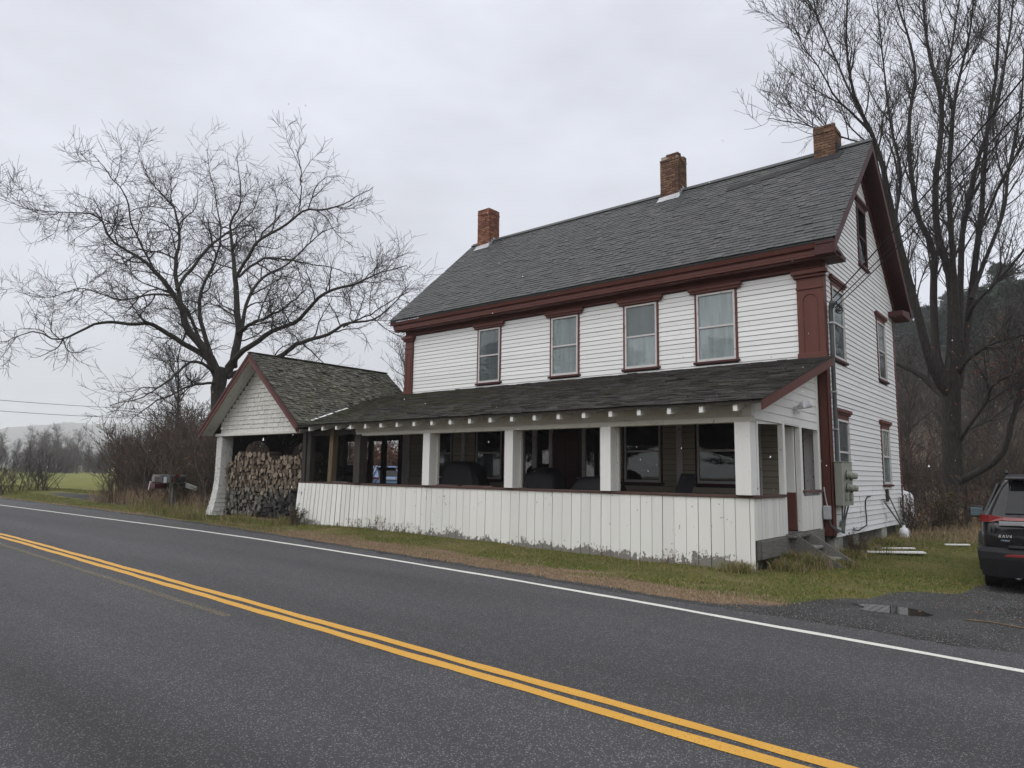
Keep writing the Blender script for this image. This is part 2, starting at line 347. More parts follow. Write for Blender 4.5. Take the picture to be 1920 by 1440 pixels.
def drive_amt(x, y):
    lim = np.where(x < -1.55, 11.25+(x+1.77)*1.25, 11.5+(x+1.55)*6)+.28*np.sin(x*2.9+1)+.2*np.sin(y*3.3+x*2)
    return (1-sstep(-.35, .45, y-np.minimum(lim, 15.0)))*sstep(-4.1, -3.2, x)
gx = np.unique(np.concatenate([-np.geomspace(62, 3400, 36)[::-1], np.arange(-60, -26, .8), np.arange(-26, 3.01, .22), np.arange(4, 20, 2.), np.geomspace(22, 480, 12)]))
gy = np.unique(np.concatenate([-np.geomspace(10, 480, 14)[::-1], np.arange(-8, 7.5, 2.), np.arange(7.6, 16, .2), np.arange(16.4, 36, .7), np.geomspace(37, 2600, 48)]))
XX, YYg = np.meshgrid(gx, gy); ZZ = G(XX, YYg)
nx, ny = len(gx), len(gy); idx = np.arange(nx*ny).reshape(ny, nx)
FQ = np.stack([idx[:-1, :-1], idx[:-1, 1:], idx[1:, 1:], idx[1:, :-1]], -1).reshape(-1, 4)
gm = mesh_np('ground', np.stack([XX, YYg, ZZ], -1), FQ)
D = YYg-edge_y(XX)
drive = drive_amt(XX, YYg)*sstep(-.1, .1, D)
gr_edge = (1-sstep(.12, .34, np.abs(D)))                     # crumbled asphalt and grit along the pavement edge
drive2 = np.exp(-((YYg-(12.6+.08*(-30-XX)))/.7)**2)*sstep(-46, -40, XX)*(1-sstep(-30.5, -29, XX))
gravel = np.clip(np.maximum(drive, np.maximum(gr_edge, drive2*.95)), 0, 1)
brown = np.clip((1-sstep(.75, 1.35, D+.18*np.sin(XX*1.3)))*sstep(-18, -14, XX) + .8*np.exp(-((YYg-11.5)/.6)**2)*sstep(-60, -40, -XX*0-60+(-XX))*0, 0, 1)
brown = np.maximum(brown, .9*(1-sstep(.3, .9, D))*(1-sstep(-24, -20, XX)))
brown = np.maximum(brown, .8*sstep(25, 30, YYg)*(1-sstep(-14, -10, -XX-2))*0)
litter = sstep(24, 28, YYg)*sstep(-.8, -.55, XX/np.maximum(YYg, 1)); brown = np.maximum(brown, litter)
shedz = ((XX > -22.2) & (XX < -4.4) & (YYg > 11.75) & (YYg < 22.4)).astype(float); brown = np.maximum(brown, shedz)
ca = gm.color_attributes.new('zones', 'FLOAT_COLOR', 'POINT')
ca.data.foreach_set('color', np.stack([gravel, brown, sstep(17, 26, YYg+.2*(-XX-30))*sstep(30, 40, -XX), litter*sstep(27, 33, YYg)], -1).astype(np.float32).ravel())
t = MT('lawn_and_gravel', .95, .15)
at_ = t.n('ShaderNodeAttribute', attribute_name='zones'); sx = t.n('ShaderNodeSeparateColor'); t.lk(at_.outputs['Color'], sx.inputs[0])
n1 = t.noise(.55, 5, .65); n2 = t.noise(7, 6, .7); n3 = t.noise(60, 5, .7)
green = t.ramp(n2, [(.25, (.045, .055, .016)), (.5, (.09, .10, .027)), (.75, (.16, .145, .05))]); green = t.mix(t.rng(n1, .42, .68, 0, .7), green, (.19, .15, .062)); green = t.mix(t.math('MULTIPLY', sx.outputs[2], .8), green, t.ramp(n1, [(.3, (.10, .125, .025)), (.7, (.19, .175, .045))]))
dead = t.ramp(n3, [(.25, (.09, .06, .04)), (.55, (.22, .155, .10)), (.8, (.35, .26, .17))])
bm_ = t.rng(t.math('ADD', sx.outputs[1], t.math('MULTIPLY', t.math('SUBTRACT', n2, .5), .9)), .35, .65)
c = t.mix(bm_, green, dead); c = t.mix(at_.outputs['Alpha'], c, t.ramp(n2, [(.3, (.045, .035, .026)), (.7, (.125, .092, .064))]))
v = t.voro(75); gcol = t.ramp(v.outputs['Distance'], [(.05, (.20, .20, .195)), (.35, (.085, .085, .084)), (.6, (.03, .03, .03))])
gcol = t.mix(.45, gcol, t.ramp(n3, [(.35, (.03, .029, .028)), (.7, (.13, .13, .13))]))
wet = t.rng(n1, .35, .65, .55, 1.1); gcol = t.mix(1.0, gcol, wet, 'MULTIPLY')
gk = t.rng(t.math('ADD', sx.outputs[0], t.math('MULTIPLY', t.math('SUBTRACT', t.noise(3.5, 6, .7), .5), 1.1)), .42, .62)
c = t.mix(gk, c, gcol); t.col(c); t.bump(t.math('ADD', n3, v.outputs['Distance']), .7, .02)
go = obj('ground', gm, t.m); go['kind'] = 'structure'; smooth(gm)

def strip(name, fa, fb, z, mat, x0=-395, x1=395, kind='structure', fine=None):
    xs = np.concatenate([np.linspace(x0, -60, 30, endpoint=False), np.arange(-60, 8, .4), np.linspace(8, x1, 30)]) if fine is None else fine
    V = np.concatenate([np.stack([xs, fa(xs), np.full_like(xs, z)], -1), np.stack([xs, fb(xs), np.full_like(xs, z)], -1)]); n = len(xs)
    i = np.arange(n-1); F = np.stack([i, i+1, n+i+1, n+i], -1)
    o = obj(name, mesh_np(name, V, F), mat); o['kind'] = kind; return o
t = MT('worn_asphalt', .88, .3)
p = t.pos(); v1 = t.voro(98); v2 = t.voro(42); nb = t.noise(.35, 4, .6, t.scaled((.25, 1.4, 1))); nf = t.noise(160, 4, .75); nm = t.noise(9, 5, .65)
c = t.ramp(nf, [(.32, (.020, .020, .0215)), (.54, (.056, .056, .0595)), (.72, (.135, .135, .141))])
sep = t.n('ShaderNodeSeparateColor'); t.lk(v1.outputs['Color'], sep.inputs[0]); spk = t.math('MULTIPLY', t.rng(sep.outputs[0], .74, .8), t.rng(v1.outputs['Distance'], .55, .3))
c = t.mix(t.math('MULTIPLY', spk, .85), c, (.25, .245, .235))
sep2 = t.n('ShaderNodeSeparateColor'); t.lk(v2.outputs['Color'], sep2.inputs[0]); spk2 = t.math('MULTIPLY', t.rng(sep2.outputs[1], .86, .9), t.rng(v2.outputs['Distance'], .3, .16))
c = t.mix(t.math('MULTIPLY', spk2, .7), c, (.25, .245, .235))
y = t.xyz()[1]; lane = t.math('ADD', y, t.math('MULTIPLY', t.noise(.22, 3), .9))
tr_ = t.ramp(t.rng(lane, 0, 10), [(0, 1.0), (.17, 1.05), (.24, .62), (.31, 1.0), (.44, 1.05), (.56, .80), (.68, 1.05), (.78, .84), (1, 1.1)])
c = t.mix(1.0, c, tr_, 'MULTIPLY'); c = t.mix(1.0, c, t.ramp(nb, [(.3, .78), (.7, 1.2)]), 'MULTIPLY'); c = t.mix(1.0, c, t.ramp(nm, [(.3, .9), (.7, 1.08)]), 'MULTIPLY')
t.col(c); t.bump(t.math('ADD', t.math('MULTIPLY', v1.outputs['Distance'], -.7), nf), .55, .012); MAT['asphalt'] = t.m
ragx = np.concatenate([np.linspace(-395, -60, 40, endpoint=False), np.arange(-60, 8, .11), np.linspace(8, 395, 40)])
rag = np.interp(ragx, ragx, np.convolve(rng.normal(0, .09, len(ragx)), np.ones(4)/4, 'same'))
strip('road', lambda x: np.full_like(x, -.6)+yel_y(x)-4.3, lambda x: edge_y(x)+np.interp(x, ragx, rag), 0.0, MAT['asphalt'], fine=ragx)
def linepaint(name, c, amt):
    t = MT(name, .7, .35); n = t.noise(60, 6, .75); n2 = t.noise(3.5, 6, .7); cc = t.ramp(n2, [(.3, tuple(x*.84 for x in c)), (.7, c)]); k = t.rng(t.math('ADD', n, t.math('MULTIPLY', n2, .30)), amt, amt+.07)
    t.col(t.mix(k, cc, (.06, .055, .05))); t.bump(n, .5, .006); return t.m
MAT['yellow'] = linepaint('yellow_road_paint', (.58, .31, .045), .735); MAT['whiteline'] = linepaint('white_road_paint', (.63, .63, .57), .735)
fx = np.concatenate([np.linspace(-395, -60, 30, endpoint=False), np.arange(-60, 8, .3), np.linspace(8, 200, 20)])
def wob(s): return lambda x: .008*np.sin(x*2.3+s)+.005*np.sin(x*7.1+s*2)
strip('yellow_centre_line', lambda x: yel_y(x)+.035+wob(1)(x), lambda x: yel_y(x)+.150+wob(2)(x), .004, MAT['yellow'], fine=fx)
strip('yellow_centre_line', lambda x: yel_y(x)-.160+wob(3)(x), lambda x: yel_y(x)-.040+wob(4)(x), .004, MAT['yellow'], fine=fx)
strip('white_edge_line', lambda x: white_y(x)-.055+wob(5)(x), lambda x: white_y(x)+.055+wob(6)(x), .004, MAT['whiteline'], fine=fx)
t = MT('ghost_line_paint', .8, .3); o_ = [x for x in t.nt.nodes if x.type == 'OUTPUT_MATERIAL'][0]; t.col((.22, .19, .12)); tr = t.n('ShaderNodeBsdfTransparent'); mx = t.n('ShaderNodeMixShader')
t.lk(t.rng(t.noise(45, 5, .7), .44, .60, 0, .8), mx.inputs[0]); t.lk(tr.outputs[0], mx.inputs[1]); t.lk(t.b.outputs[0], mx.inputs[2]); t.lk(mx.outputs[0], o_.inputs[0])
fx2 = np.arange(-20, -7.2, .3); strip('worn_old_line', lambda x: yel_y(x)-.53-.0*x, lambda x: yel_y(x)-.42, .004, t.m, fine=fx2)
# puddle on the drive
t = MT('puddle_water', .03, .5); t.col((.018, .017, .015)); t.b.inputs['IOR'].default_value = 1.33
pv = [(-1.85, 9.85, 0)]; K = 40
for i in range(K):
    a = 2*math.pi*i/K; rr = 1+.18*math.sin(3*a+1)+.1*math.sin(5*a)+.06*math.sin(9*a+2); pv.append((-1.85+.62*rr*math.cos(a), 9.85+.27*rr*math.sin(a), 0))
pz = float(G(-1.85, 9.85))+.016; pv = [(a, b, pz) for a, b, _ in pv]
pm = bpy.data.meshes.new('puddle'); pm.from_pydata(pv, [], [(0, i+1, (i+1) % K+1) for i in range(K)]); po = obj('puddle', pm, t.m); po['kind'] = 'structure'

# ------------------------------------------------------------------ farmhouse
HX0, HX1, HY0, HY1 = -17.5, -4.2, 15.6, 22.6
PY, PX1, PX0 = 11.7, -4.37, -17.45                # porch front, right and left ends
RZ, RY = 10.3, 19.1                               # ridge
EZ, EYF = 6.62, 15.08                             # front eave edge
house = empty('farmhouse', (-10.85, 19.1, 0.2))
tag(house, 'two-storey white clapboard farmhouse with brick-red trim, three chimneys and a long front porch', 'house')
wm = MB()
wm.box(HX0, HX1, HY0, HY1, .36, 6.4)
wm.prism([(HX1, HY0, 6.4), (HX1, HY1, 6.4), (HX1, RY, RZ-.28)], (HX0-HX1, 0, 0))
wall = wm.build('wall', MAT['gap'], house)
fnd = MB().box(HX0+.15, HX1-.18, HY0+.15, HY1-.15, -.1, .36).build('foundation', MAT['stone'], house)
for y0, y1, dep in ((15.75, 16.35, .0), (20.0, 20.55, .0), (17.6, 18.1, -.1)):
    MB().box(HX1-.3, HX1-.01+dep, y0, y1, -.1, .358).build('foundation_pier', MAT['concrete'], house, bev=.02)
# windows ------------------------------------------------------------
def mapF(u, n, z): return (u, HY0-n, z)
def mapG(u, n, z): return (HX1+n, u, z)
class WMB(MB):
    def __init__(s, fn): super().__init__(); s.fn = fn
    def wb(s, u0, u1, n0, n1, z0, z1):
        p = [(u0, n0, z0), (u1, n0, z0), (u1, n1, z0), (u0, n1, z0), (u0, n0, z1), (u1, n0, z1), (u1, n1, z1), (u0, n1, z1)]
        return s.hexa([s.fn(*q) for q in p])
def window(fn, uc, w, z0, z1, casing='red', sash='sash', shade=('shade', 'shade', .0), crown=True, cw=.05, parent=None, crown_w=.12, muntin=False):
    """casing w wide overall, panes over shades or a sheet painted room-dark"""
    h = w/2; f = WMB(fn)
    f.wb(uc-h, uc-h+cw, .002, .045, z0, z1); f.wb(uc+h-cw, uc+h, .002, .045, z0, z1); f.wb(uc-h+cw, uc+h-cw, .002, .045, z1-.14, z1)
    win = f.build('window', MAT[casing], parent or house, bev=.006)
    if crown: WMB(fn).wb(uc-h-crown_w, uc+h+crown_w, .002, .10, z1+.001, z1+.085).wb(uc-h-crown_w+.03, uc+h+crown_w-.03, .002, .07, z1-.04, z1).build('crown', MAT[casing], win, bev=.01)
    WMB(fn).wb(uc-h-.04, uc+h+.04, .002, .085, z0-.055, z0-.001).build('sill', MAT[casing if casing != 'red' else 'red_dark'], win, bev=.008)
    a, b, c0, c1 = uc-h+cw+.004, uc+h-cw-.004, z0+.002, z1-.144; mid = (c0+c1)/2
    s = WMB(fn); s.wb(a, a+.045, .004, .050, c0, c1); s.wb(b-.045, b, .004, .050, c0, c1); s.wb(a+.045, b-.045, .004, .050, c0, c0+.06); s.wb(a+.045, b-.045, .004, .050, c1-.05, c1); s.wb(a+.045, b-.045, .004, .036, mid-.022, mid+.022)
    s.build('sash', MAT[sash], win, bev=.004)
    for k, (q0, q1) in enumerate(((c0+.06, mid-.022), (mid+.022, c1-.05))):
        p = WMB(fn); p.wb(a+.045, b-.045, .018+.003*k, .021+.003*k, q0, q1); p.build('pane', MAT['glass'], win)
        sd = WMB(fn); cut = q0+(q1-q0)*shade[2] if k == 0 else q0
        sd.wb(a+.045, b-.045, .0045, .007, q0, q1).build('shade_or_room_dark', MAT[shade[k]], win)  # drawn shade in some windows, dark sheet painted as room darkness in others
    if muntin:
        for k in range(1, 4):
            u = a+.045+(b-a-.09)*k/4; WMB(fn).wb(u-.012, u+.012, .0215, .03, mid+.022, c1-.05).build('muntin', MAT['sash'], win)
    return win
WU = [(-13.80, .96), (-11.01, 1.0), (-8.63, 1.02), (-6.62, 1.06)]
sh = [('shade_dk', 'shade_dk', 0), ('shade', 'shade', 0), ('shade', 'shade_dk', 0), ('shade', 'shade', 0)]
for (u, wd), s_ in zip(WU, sh): window(mapF, u, wd, 4.30, 6.10, shade=s_, crown=False)
GW = [(16.62, 1.0, 4.22, 6.0), (20.88, 1.0, 4.24, 5.98), (16.58, .98, 1.44, 3.02), (20.74, .98, 1.44, 3.04), (19.28, .95, 7.02, 8.72)]
for i, (u, wd, z0, z1) in enumerate(GW):
    window(mapG, u, wd, z0, z1, casing='red' if i < 4 else 'red_dark', sash='sash' if i < 4 else 'red_dark', shade=(('shade_dk', 'shade', 0), ('shade_dk', 'shade', 0), ('shade_dk', 'shade_dk', 0), ('shade', 'shade', 0), ('room_dark', 'room_dark', 0))[i], muntin=(i == 3))
# clapboards ---------------------------------------------------------
EXPO = .118
def claps(fn, spans_at, z0, z1, expo=EXPO, ux=(1, 0, 0), nn=(0, -1, 0), t=.028):
    T = []; k = 0; z = z0
    while z < z1-.02:
        hh = min(expo-.0092, z1-z)
        for a, b in spans_at(z+.5*expo):
            # boards butt at random joints
            cuts = [a]; L = b-a
            if L > 5: cuts += sorted(a+L*random.uniform(.25, .75) for _ in range(1))
            cuts.append(b)
            for c0, c1 in zip(cuts[:-1], cuts[1:]):
                U_ = np.array(ux)*(c1-c0-.003); V_ = np.array((0, 0, 1.))*hh+np.array(nn)*.0; N_ = np.array(nn)*t*random.uniform(.9, 1.15)
                T.append(TR(U_, V_, N_, np.array(fn(c0, .001, z+random.uniform(-.002, .002)))))
        z += expo
    return np.array(T)
def cut_spans(a, b, holes, z):
    out = [(a, b)]
    for h0, h1, z0, z1 in holes:
        if z0 <= z <= z1:
            nx_ = []
            for p, q in out:
                if h1 <= p or h0 >= q: nx_.append((p, q)); continue
                if h0 > p: nx_.append((p, h0))
                if h1 < q: nx_.append((h1, q))
            out = nx_
    return [(p, q) for p, q in out if q-p > .04]
hF = [(u-wd/2, u+wd/2, 4.24, 6.2) for u, wd in WU]
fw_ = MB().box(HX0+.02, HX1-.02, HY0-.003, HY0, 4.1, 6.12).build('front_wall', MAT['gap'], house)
pieces('clapboard', U_LAP, claps(mapF, lambda z: cut_spans(HX0+.34, HX1-.54, hF, z), 4.1, 6.12), MAT['siding'], fw_)
hG = [(u-wd/2, u+wd/2, z0-.05, z1+.07) for u, wd, z0, z1 in GW]
def gspan(z):
    if z < 6.35: a, b = HY0+.16, HY1-.15
    else:
        d = (RZ-.30-z)/((RZ-EZ)/(RY-EYF)); a, b = max(HY0+.0, RY-d), min(HY1-.0, RY+d)
        if z < 6.62: a, b = HY0+.02, HY1-.02
    return cut_spans(a, b, hG, z) if b-a > .1 else []
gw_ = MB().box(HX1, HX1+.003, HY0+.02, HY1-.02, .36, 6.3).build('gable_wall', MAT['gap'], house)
pieces('clapboard', U_LAP, claps(mapG, gspan, .36, RZ-.42, ux=(0, 1, 0), nn=(1, 0, 0)), MAT['siding_low'], gw_)
# corner pilasters, corner boards --------------------------------------
for xa, xb in ((HX0-.04, HX0+.33), (HX1-.53, HX1+.03)):
    MB().box(xa+.02, min(xb-.02, PX1-.005), HY0-.07, HY0-.002, .4, 4.06).build('porch_pilaster', MAT['sash'], house, bev=.006)
    if xb > PX1: MB().box(PX1+.013, xb, HY0-.07, HY0-.002, .4, 4.06).build('corner_pilaster', MAT['red'], house, bev=.006)
    pl = MB().box(xa, xb, HY0-.075, HY0-.002, 4.07, 5.93).build('pilaster', MAT['red'], house, bev=.008)
    MB().box(xa-.09, xb+.09, HY0-.18, HY0-.002, 6.0, 6.10).box(xa-.05, xb+.05, HY0-.13, HY0-.002, 5.931, 6.0).build('capital', MAT['red'], pl, bev=.02)
    MB().box(xa-.012, xb+.012, HY0-.10, HY0-.076, 5.68, 5.73).build('necking', MAT['red'], pl, bev=.008)
    MB().box(xa-.02, xb+.02, HY0-.095, HY0-.076, 4.1, 4.27).build('pilaster_base', MAT['red'], pl, bev=.008)
    m_ = (xa+xb)/2; hw = (xb-xa)*.27; pts = [(m_-hw, HY0-.078, 4.3), (m_-hw, HY0-.078, 5.42)]+[(m_-hw*math.cos(a), HY0-.078, 5.42+hw*math.sin(a)) for a in np.linspace(.2, math.pi-.2, 9)]+[(m_+hw, HY0-.078, 5.42), (m_+hw, HY0-.078, 4.3)]
    MB().tube(pts, .014, 6).build('panel_moulding', MAT['red'], pl)
MB().box(HX1+.001, HX1+.035, HY0-.07, HY0+.15, .40, 6.3).build('corner_board', MAT['red'], house, bev=.006)
MB().box(HX1+.001, HX1+.035, HY1-.14, HY1+.03, .40, 6.3).build('corner_board', MAT['red'], house, bev=.006)
# entablature and cornice ------------------------------------------------
RX0, RX1 = -17.82, -3.78
ent = MB().box(HX0-.05, HX1+.035, HY0-.06, HY0-.004, 6.121, 6.40).build('frieze', MAT['red'], house)
fr2 = MB().box(HX0-.05, HX1+.05, HY0-.10, HY0-.061, 6.125, 6.17).build('architrave', MAT['red'], ent, bev=.012)
for u, wd in WU:
    MB().box(u-wd/2-.14, u+wd/2+.14, HY0-.125, HY0-.046, 6.03, 6.118).box(u-wd/2-.10, u+wd/2+.10, HY0-.10, HY0-.047, 5.97, 6.029).build('window_crown', MAT['red'], ent, bev=.015)
cor = MB().box(RX0+.06, RX1-.02, 15.2, HY0+.02, 6.30, 6.36).build('soffit', MAT['red'], house)
cm = MB(); prof = [(15.26, 6.26), (15.26, 6.32), (15.19, 6.35), (15.19, 6.43), (15.13, 6.46), (15.10, 6.54), (15.10, 6.556), (15.40, 6.556), (15.40, 6.26)]
cm.prism([(RX0+.03, y_, z_) for y_, z_ in prof], (RX1-RX0-.06, 0, 0)); cm.build('cornice', MAT['red'], house)
MB().prism([(RX1-.02, 15.10, 6.28), (RX1-.02, 16.0, 6.28), (RX1-.02, 16.0, 6.38), (RX1-.02, 15.10, 6.52)], (-.40, 0, 0)).build('cornice_return', MAT['red_dark'], house, bev=.01)
MB().prism([(RX1-.02, 23.10, 6.22), (RX1-.02, 22.0, 6.22), (RX1-.02, 22.0, 6.36), (RX1-.02, 23.10, 6.50)], (-.40, 0, 0)).build('cornice_return', MAT['red_dark'], house, bev=.01)
# roof ---------------------------------------------------------------------
SLR = math.atan2(RZ-EZ, RY-EYF); BYE = 2*RY-EYF
rm = MB(); th = .06
for sgn in (1, -1):
    ye = EYF if sgn == 1 else BYE
    rm.hexa([(RX0, ye, EZ-th), (RX1, ye, EZ-th), (RX1, RY, RZ-th), (RX0, RY, RZ-th), (RX0, ye, EZ), (RX1, ye, EZ), (RX1, RY, RZ), (RX0, RY, RZ)])
roof = rm.build('roof', MAT['slate'], house)
def slope_T(O, Uv, Vv, Nv, vlen, urange, expo, wid, t, jit=.25, lift=.0):
    Uv, Vv, Nv = [np.array(a, float)/np.linalg.norm(a) for a in (Uv, Vv, Nv)]; O = np.array(O, float); T = []; v = -.035; k = 0
    while v < vlen-.03:
        a, b = urange(max(v, 0)+expo*.3); u = a-(random.random()*wid if b > a else 0); L = min(expo*1.9, vlen-v)
        while u < b:
            wv = wid*random.uniform(1-jit, 1+jit); p, q = max(u, a), min(u+wv-.006, b)
            if q-p > .02:
                dv = random.uniform(-.004, .004); li = random.random()**6*lift
                T.append(TR(Uv*(q-p), Vv*(L-dv)-Nv*li*.6, Nv*t*random.uniform(.8, 1.25), O+Uv*p+Vv*(v+dv)+Nv*(.001+li)))
            u += wv
        v += expo; k += 1
    return np.array(T)
SL = math.hypot(RZ-EZ, RY-EYF); cs, sn = math.cos(SLR), math.sin(SLR)
TF = slope_T((RX0, EYF, EZ), (1, 0, 0), (0, cs, sn), (0, -sn, cs), SL, lambda v: (-.03, RX1-RX0+.03), .145, .20, .012, jit=.12, lift=.010)
TB = slope_T((RX1, BYE, EZ), (-1, 0, 0), (0, -cs, sn), (0, sn, cs), SL, lambda v: (-.03, RX1-RX0+.03), .145, .20, .008)
pieces('shingle', U_SHINGLE, TF, MAT['slate'], roof, extra=TB, rest='shingle_courses')
MB().bar((RX0-.02, RY-.06, RZ+.012), (RX1+.02, RY-.06, RZ+.012), .2, .02, (0, -sn, cs)).build('ridge_cap', MAT['slate'], roof)
# darker patched strip of roofing near the ridge
t = MT('tar_patch', .8, .3); t.col(t.ramp(t.noise(12, 4), [(.3, (.012, .011, .012)), (.7, (.022, .020, .021))])); MAT['tar'] = t.m
pa = MB()
def onroof(x, s, n): return (x, EYF+s*cs-n*sn, EZ+s*sn+n*cs)
pts = [(-7.35, 4.30), (-5.35, 4.62), (-4.95, 4.80), (-5.3, 4.98), (-5.6, 4.92), (-7.4, 4.62)]
pa.prism([onroof(x, s, .030) for x, s in pts], Vector((0, -sn, cs))*.006); pa.build('tar_patch', MAT['tar'], roof)
# rakes on the right-hand gable, front rake edge boards
rk = MB()
for sgn in (1, -1):
    f = lambda d, dz: (RY-sgn*d, RZ-th-d*math.tan(SLR)-dz)
    a, b = f(0, 0), f(RY-EYF, 0)
    # soffit sheet
    rk.hexa([(HX1+.02, a[0], a[1]-.05), (RX1-.03, a[0], a[1]-.05), (RX1-.03, b[0], b[1]-.05), (HX1+.02, b[0], b[1]-.05), (HX1+.02, a[0], a[1]-.003), (RX1-.03, a[0], a[1]-.003), (RX1-.03, b[0], b[1]-.003), (HX1+.02, b[0], b[1]-.003)])
rk.build('rake_soffit', MAT['red_dark'], house)
for sgn in (1, -1):
    ta = math.tan(SLR)
    for (x0_, x1_, o0, o1, nm) in ((RX1-.03, RX1+.012, .0, .20, 'rake_fascia'), (RX1-.10, RX1-.031, .055, .14, 'rake_moulding'), (HX1+.02, HX1+.05, .056, .36, 'rake_frieze'), (HX1+.051, HX1+.09, .056, .13, 'rake_moulding')):
        p = []
        for d in (0, RY-EYF-(.0 if nm == 'rake_fascia' else .35)):
            for x_ in (x0_, x1_):
                for o_ in (o0, o1): p.append((x_, RY-sgn*d, RZ-.004-th*(nm != 'rake_fascia')-d*ta-o_/cs))
        a00, a01, a10, a11, b00, b01, b10, b11 = p
        MB().hexa([a01, a11, b11, b01, a00, a10, b10, b00]).build(nm, MAT['red_dark'], house)
    p = [(RX0-.01, RY-sgn*d, RZ-d*ta-o_) for d in (0, RY-EYF) for o_ in (.0, .2)]
    MB().prism([p[0], p[1], p[3], p[2]], (.03, 0, 0)).build('rake_fascia', MAT['red'], house)
# chimneys ---------------------------------------------------------------
def chimney(x0, x1, y0, y1, ztop, mat, crumble=.3, sd=1):
    rnd = random.Random(sd); zb = EZ+(y0-EYF)*math.tan(SLR)-.25
    core = MB().box(x0+.03, x1-.03, y0+.03, y1-.03, zb, ztop-.10).build('chimney', MAT['mortar'], house)
    T = []; hc = .074; n = int((ztop-zb)/hc); bl = .205
    for k in range(n):
        z = zb+k*hc; top = k >= n-2; ex = .02 if (k in (n-3,)) else 0.0; off = (k % 2)*.5
        for (a, b, fixed, ax, sg) in ((x0, x1, y0, 0, -1), (x0, x1, y1, 0, 1), (y0, y1, x0, 1, -1), (y0, y1, x1, 1, 1)):
            L = b-a; m_ = max(2, round(L/bl)); st = L/m_; q = -off*st
            while q < L-.01:
                p0, p1 = max(q, 0), min(q+st, L); q += st
                if p1-p0 < .03 or (top and rnd.random() < crumble): continue
                pr = rnd.uniform(-.004, .006)+ex; g = .006
                if ax == 0:
                    T.append(TR(np.array((p1-p0-2*g, 0, 0)), np.array((0, 0, hc-.012)), np.array((0, .10, 0)), np.array((a+p0+g, (fixed-pr if sg < 0 else fixed-.10+pr), z))))
                elif p0 > .09 and p1 < L-.09 or True:
                    a0, a1 = max(p0, .102), min(p1, L-.102)
                    if a1-a0 > .03: T.append(TR(np.array((0, a1-a0-2*g, 0)), np.array((0, 0, hc-.012)), np.array((.10, 0, 0)), np.array(((fixed-pr if sg < 0 else fixed-.10+pr), a+a0+g, z))))
    pieces('brick', U_BOX, np.array(T), mat, core)
    return core, zb
c1, _ = chimney(-17.32, -16.74, 18.75, 19.35, 11.55, MAT['brick'], .05, 1)
c2, _ = chimney(-9.68, -9.06, 18.78, 19.36, 11.52, MAT['brick_dk'], .55, 2)
c3, _ = chimney(-5.14, -4.58, 18.80, 19.42, 10.98, MAT['brick_dk'], .1, 3)
def flash(core, x0, x1, y0, side=True):
    z = EZ+(y0-EYF)*math.tan(SLR); MB().prism([(x0-.05, y0-.018, z-.02), (x1+.03, y0-.018, z-.02), (x1+.03, y0-.018, z+.13), (x0-.05, y0-.018, z+.10)], (0, .006, 0)).prism([onroof(x0-.07, (y0-EYF)/cs-.14, .03), onroof(x1+.05, (y0-EYF)/cs-.14, .03), onroof(x1+.05, (y0-EYF)/cs, .034), onroof(x0-.07, (y0-EYF)/cs, .034)], (0, 0, .006)).build('flashing', MAT['metal'], core)
    if side:
        m = MB()
        for k in range(3):
            ya = y0+k*.115; za = EZ+(ya-EYF)*math.tan(SLR); m.box(x1+.012+.003*k, x1+.016+.003*k, ya-.02, ya+.13, za-.02, za+.20)
        m.build('step_flashing', MAT['metal'], core)
flash(c1, -17.32, -16.74, 18.75); flash(c2, -9.68, -9.06, 18.78)
MB().prism([onroof(-5.3, 4.72, .03), onroof(-4.45, 4.72, .03), onroof(-4.40, 5.15, .035), onroof(-5.25, 5.15, .035)], (0, 0, .01)).box(-4.57, -4.545, 18.8, 19.2, 10.0, 10.42).build('tar_flashing', MAT['tar'], c3)

# ------------------------------------------------------------------ porch
FZ = .56
MB().box(PX0, PX1-.02, PY+.03, HY0, FZ-.08, FZ).build('porch_floor', MAT['grey_wood_x'], house)
MB().box(PX1-.02, PX1+.02, PY+.06, 15.45, FZ-.34, FZ-.03).build('floor_beam', MAT['grey_wood'], house)
MB().box(PX0, PX1-.1, PY+.2, PY+.35, -.1, FZ-.1).box(PX0, PX0+.2, PY+.3, HY0, -.1, FZ-.1).box(PX1-.35, PX1-.14, PY+.3, HY0, -.1, FZ-.1).build('porch_foundation', MAT['stone'], house)
# plank skirt
sk = MB().box(PX0+.03, PX1-.03, PY+.028, PY+.05, .1, 1.24).build('porch_front_wall', MAT['dark_wood'], house)
T = []; x = PX0
while x < PX1-.03:
    wv = random.uniform(.16, .20) if x < -12 else random.uniform(.20, .255)
    x1_ = min(x+wv, PX1); zb = float(G((x+x1_)/2, PY))-.03+random.uniform(-.015, .02)
    bat = .10*sstep(-14, -17.4, np.array(x)); gp = random.choice((.008, .010, .012, .015))
    T.append(TR(np.array((x1_-x-gp, 0, 0)), np.array((float(bat)*.9, float(.03+bat), 1.235-zb)), np.array((0, .022+random.uniform(-.003, .003), 0)), np.array((x-float(bat)*.9, PY-.03-float(bat)+random.uniform(-.004, .004), zb))))
    x = x1_
pieces('plank', U_BOX, T, MAT['skirt'], sk)
MB().box(PX0-.03, PX1+.05, PY-.045, PY+.10, 1.236, 1.285).build('rail_cap', MAT['rail'], house, bev=.008)
for a, b in ((-16.2, -15.35), (-11.95, -11.25), (-11.1, -10.2)):
    MB().box(a, b, PY-.02, PY+.09, 1.287, 1.312).build('loose_board', MAT['grey_wood_x' if a < -15 else ('rail')], house)
